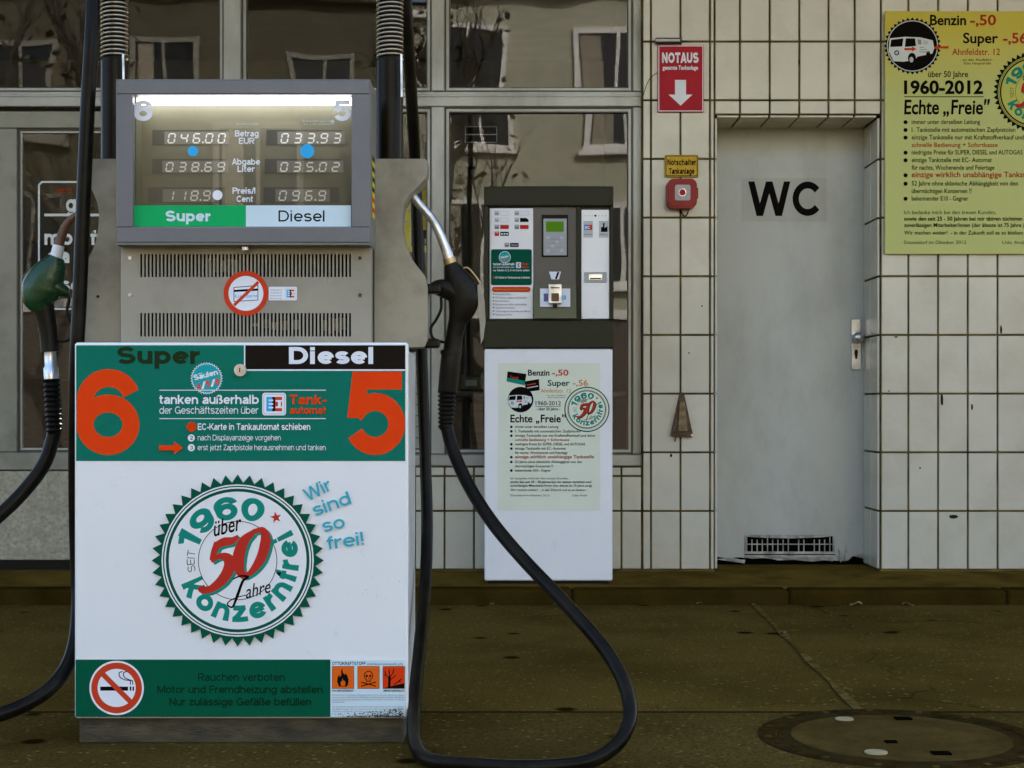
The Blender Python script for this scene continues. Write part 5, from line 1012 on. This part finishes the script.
# ================================================================== ON THE GROUND
cx, cy = (900 - 512) * 4.26 / F, YC + 4.26
t = thing('manhole_cover', (cx, cy, 0), 'round manhole cover with concrete centre and two white painted dots', 'manhole cover')
def annulus(q, r0, r1, z0, z1, m, n=72, jit=0):
    vs = [(cx + r * math.cos(2 * math.pi * i / n), cy + r * math.sin(2 * math.pi * i / n), z) for r in (r0, r1) for z in (z0, z1) for i in range(n)]
    o = lambda a, i: a * n + i % n
    q.add(vs, [(o(1, i), o(3, i), o(3, i + 1), o(1, i + 1)) for i in range(n)] + [(o(2, i), o(2, i + 1), o(3, i + 1), o(3, i)) for i in range(n)] + [(o(1, i), o(1, i + 1), o(0, i + 1), o(0, i)) for i in range(n)], m)
M['iron'] = mat('iron', (0.034, 0.022, 0.006), 0.8, metal=0.0, var=0.4, vscale=14, dirt=(0.05, 0.04, 0.02), dscale=12, damt=0.6, bump=0.4, bscale=90, spec=0.0)
M['lidfill'] = mat('lidfill', (0.088, 0.058, 0.016), 0.9, var=0.3, vscale=9, dirt=(0.038, 0.025, 0.006), dscale=5, damt=0.8, bump=0.5, bscale=110, spec=0.0)
q = MB(); annulus(q, .338, .385, -.03, .0075, 'iron'); 
for k in range(48):
    a = 2 * math.pi * k / 48
    if k % 8 == 3: continue
    u, v = Vector((math.cos(a), math.sin(a))), Vector((-math.sin(a), math.cos(a))); P = [(cx + u.x * r + v.x * s, cy + u.y * r + v.y * s, .0092) for r, s in ((.352, -.008), (.370, -.008), (.370, .008), (.352, .008))]
    P2 = [(x, y, .0065) for x, y, z in P]; q.add(P2 + P, [(4, 5, 6, 7), (0, 1, 5, 4), (1, 2, 6, 5), (2, 3, 7, 6), (3, 0, 4, 7)], 'kerb' if k % 3 else 'lidfill')
q.build('ring_frame', t)
q = MB(); annulus(q, .296, .333, -.03, .006, 'iron'); q.cyl((cx, cy, -.03), .2955, .037, 'lidfill', 'z', 72, smooth=False); ld = q.build('lid', t)
def spot(px, py, r, name, m):
    Dg = CAMZ * F / (py - HZ); q = MB(); q.cyl((ax(px, Dg), YC + Dg, .0085), r, .0032 if m != 'void' else .0030, m, 'z', 24, smooth=False); q.build(name, ld)
M['roadpaint'] = mat('roadpaint', (0.40, 0.34, 0.18), 0.9, var=0.15, vscale=20, dirt=(0.2, 0.16, 0.08), dscale=30, damt=0.6, spec=0.0)
spot(844.5, 722.3, .026, 'paint_dot', 'roadpaint'); spot(876, 756, .030, 'paint_dot', 'roadpaint')
for px, py in ((903, 721.5), (941, 756.5), (891, 745)):
    Dg = CAMZ * F / (py - HZ); c_ = Vector((ax(px, Dg), YC + Dg, 0)); q = MB(); wd = .024 if px != 891 else .016; q.box(c_.x - wd, c_.x + wd, c_.y - wd * .7, c_.y + wd * .7, .005, .0112, 'void'); q.build('lifting_hole', ld)
# dry leaves blown against the kerb and along the joint
lb = MB(); n = 7; lv = None
def leafmesh():
    q = MB(); P = []; 
    for k in range(9): u = k / 8; P.append((u * .05 - .025, .012 * math.sin(math.pi * u) ** .8, .006 + .006 * math.sin(u * 5)))
    Q = [(x, -y, z + .004) for x, y, z in P]; C = [(x, 0, z - .003) for x, y, z in P]; v = P + C + Q
    q.add(v, [(i, i + 1, i + 10, i + 9) for i in range(8)] + [(9 + i, 10 + i, 19 + i, 18 + i) for i in range(8)], 'leaf_dry'); return q.build('dry_leaf')
proto = leafmesh(); names = ['first', '']
spots = [(559, 605.8, 0.3, 1.0, 'curled dry leaf at the kerb, the larger one right of the terminal foot'), (492, 605.6, 1.2, .8, 'brown leaf lying by the kerb below the white pedestal'), (567, 606.5, 2.2, .7, 'small torn leaf against the kerb right of the terminal foot'), (700, 605, .8, .9, 'dry leaf at the kerb below the tiled pier'), (856, 606, 2.6, 1.2, 'flat dark leaf at the kerb below the WC door'), (908, 606, .1, 1.1, 'crumpled leaf at the kerb below the yellow poster edge'), (783, 635, 1.9, .9, 'pale leaf scrap on the tarred joint in the asphalt'), (848, 691, .6, .7, 'small leaf scrap at the street end of the tarred joint'), (753, 605.6, 1.4, .6, 'pale leaf scrap where the tarred joint meets the kerb'), (300, 764, .4, .5, 'tiny leaf scrap on the asphalt in front of the pump plinth')]
for i, (px, py, rz, s, lab) in enumerate(spots):
    o = proto if i == 0 else proto.copy()
    if i: COL.objects.link(o)
    Dg = CAMZ * F / (py - HZ); o.location = (ax(px, Dg), YC + Dg, .003); o.rotation_euler = (0, 0, rz); o.scale = (s, s, s); tag(o, lab, 'leaf', 'dry leaves on the asphalt')

# ================================================================== ACROSS THE STREET (mirrored in the shop glass)
FY_ = -25.0
def townhouse(x0, x1, h, facade, label, nw, off):
    t = thing('town_house', ((x0 + x1) / 2, FY_ - 4, 0), label, 'house'); q = MB()
    q.box(x0 + .02, x1 - .02, FY_ - 8, FY_, 3.3, h, facade); q.box(x0 + .03, x1 - .03, FY_ - 8, FY_ + .06, 0, 3.299, 'facade_base'); q.box(x0 + .02, x1 - .02, FY_ + .001, FY_ + .14, 3.3, 3.5, 'winwhite'); q.box(x0 + .02, x1 - .02, FY_ + .001, FY_ + .3, h - .35, h - .02, 'winwhite'); q.build('wall', t)
    q = MB(); q.prism([(FY_ + .5, h), (FY_ - 4, h + 1.0), (FY_ - 8.5, h)], x0 + .03, x1 - .03, 'roof', axis='x'); q.build('roof', t)
    wd = (x1 - x0) / nw; ww = 'winwhite' if facade == 'facade' else 'windull'
    for r in range(2):
        for k in range(nw):
            xc = x0 + wd * (k + .5) + off; z0 = 4.0 + r * 2.95; z1 = z0 + 1.85; q = MB(); b = .11
            for a in ((xc - .75, xc - .75 + b, z0, z1), (xc + .75 - b, xc + .75, z0, z1), (xc - .75 + b, xc + .75 - b, z0, z0 + b), (xc - .75 + b, xc + .75 - b, z1 - b, z1), (xc - .035, xc + .035, z0 + b, z1 - b)): q.box(a[0], a[1], FY_ + .002, FY_ + .09, a[2], a[3], ww)
            q.box(xc - .85, xc + .85, FY_ + .002, FY_ + .2, z0 - .12, z0 - .002, ww); f = q.build('window', t)
            q = MB(); q.box(xc - .75 + b, xc + .75 - b, FY_ + .003, FY_ + .03, z0 + b, z1 - b, 'windark'); q.build('glass_pane', f)
            if (k + r) % 2 == 0: q = MB(); q.box(xc - .6, xc - .25, FY_ + .031, FY_ + .034, z0 + b, z1 - b, 'curtain'); q.build('curtain', f)
townhouse(-21, -11.5, 9.6, 'facade_brick', 'brown brick town house across the street, end of the row with a lower roof', 3, .2)
townhouse(-11.5, -2.6, 10.2, 'facade_brick', 'brown brick town house across the street with bare tree in front', 3, -.1)
townhouse(-2.6, 6.5, 9.8, 'facade', 'cream town house across the street facing the payment terminal', 3, .3)
townhouse(6.5, 17, 10.4, 'facade', 'cream town house across the street facing the WC door', 4, 0)
def tree(x, y, h, seed, label):
    rr_ = random.Random(seed); t = thing('street_tree', (x, y, 0), label, 'tree', 'trees across the street'); q = MB(); cr = MB(); tips = []
    def limb(p, d, L, r, lvl):
        P = [p]; 
        for k in range(4): d = (d + Vector((rr_.uniform(-.2, .2), rr_.uniform(-.2, .2), .1))).normalized(); P.append(P[-1] + d * L / 4)
        (q if lvl < 2 else cr).loft(P, lerp_list([r, r * .55], 5), 'bark', 8 if lvl < 2 else 4, up=(.3, .8, .2)); tips.extend(P[2:] if lvl > 2 else [])
        if lvl < 4:
            for k in range(4 if lvl > 1 else 3): limb(P[rr_.choice((2, 3, 4))], (d + Vector((rr_.uniform(-1, 1), rr_.uniform(-.8, .8), rr_.uniform(0, .7)))).normalized(), L * .62, r * .5, lvl + 1)
    limb(Vector((x, y, -.1)), Vector((0, 0, 1)), h * .45, h * .024, 0); q.build('trunk', t); q = cr
    for p in tips[::3]:
        for k in range(1):
            c = p + Vector((rr_.gauss(0, .4), rr_.gauss(0, .4), rr_.gauss(0, .35))); u = Vector((rr_.uniform(-1, 1), rr_.uniform(-1, 1), rr_.uniform(-1, 1))).normalized() * .10; v = u.cross(Vector((rr_.uniform(-1, 1), rr_.uniform(-1, 1), rr_.uniform(-1, 1)))).normalized() * .07
            q.add([c - u, c + v, c + u, c - v], [(0, 1, 2, 3)], 'leaf')
    q.build('crown', t)
tree(-7.5, -21, 10, 3, 'nearly bare street tree across the street facing the fuel pump'); tree(-1.9, -21.5, 9.5, 11, 'nearly bare street tree across the street between pump and terminal')
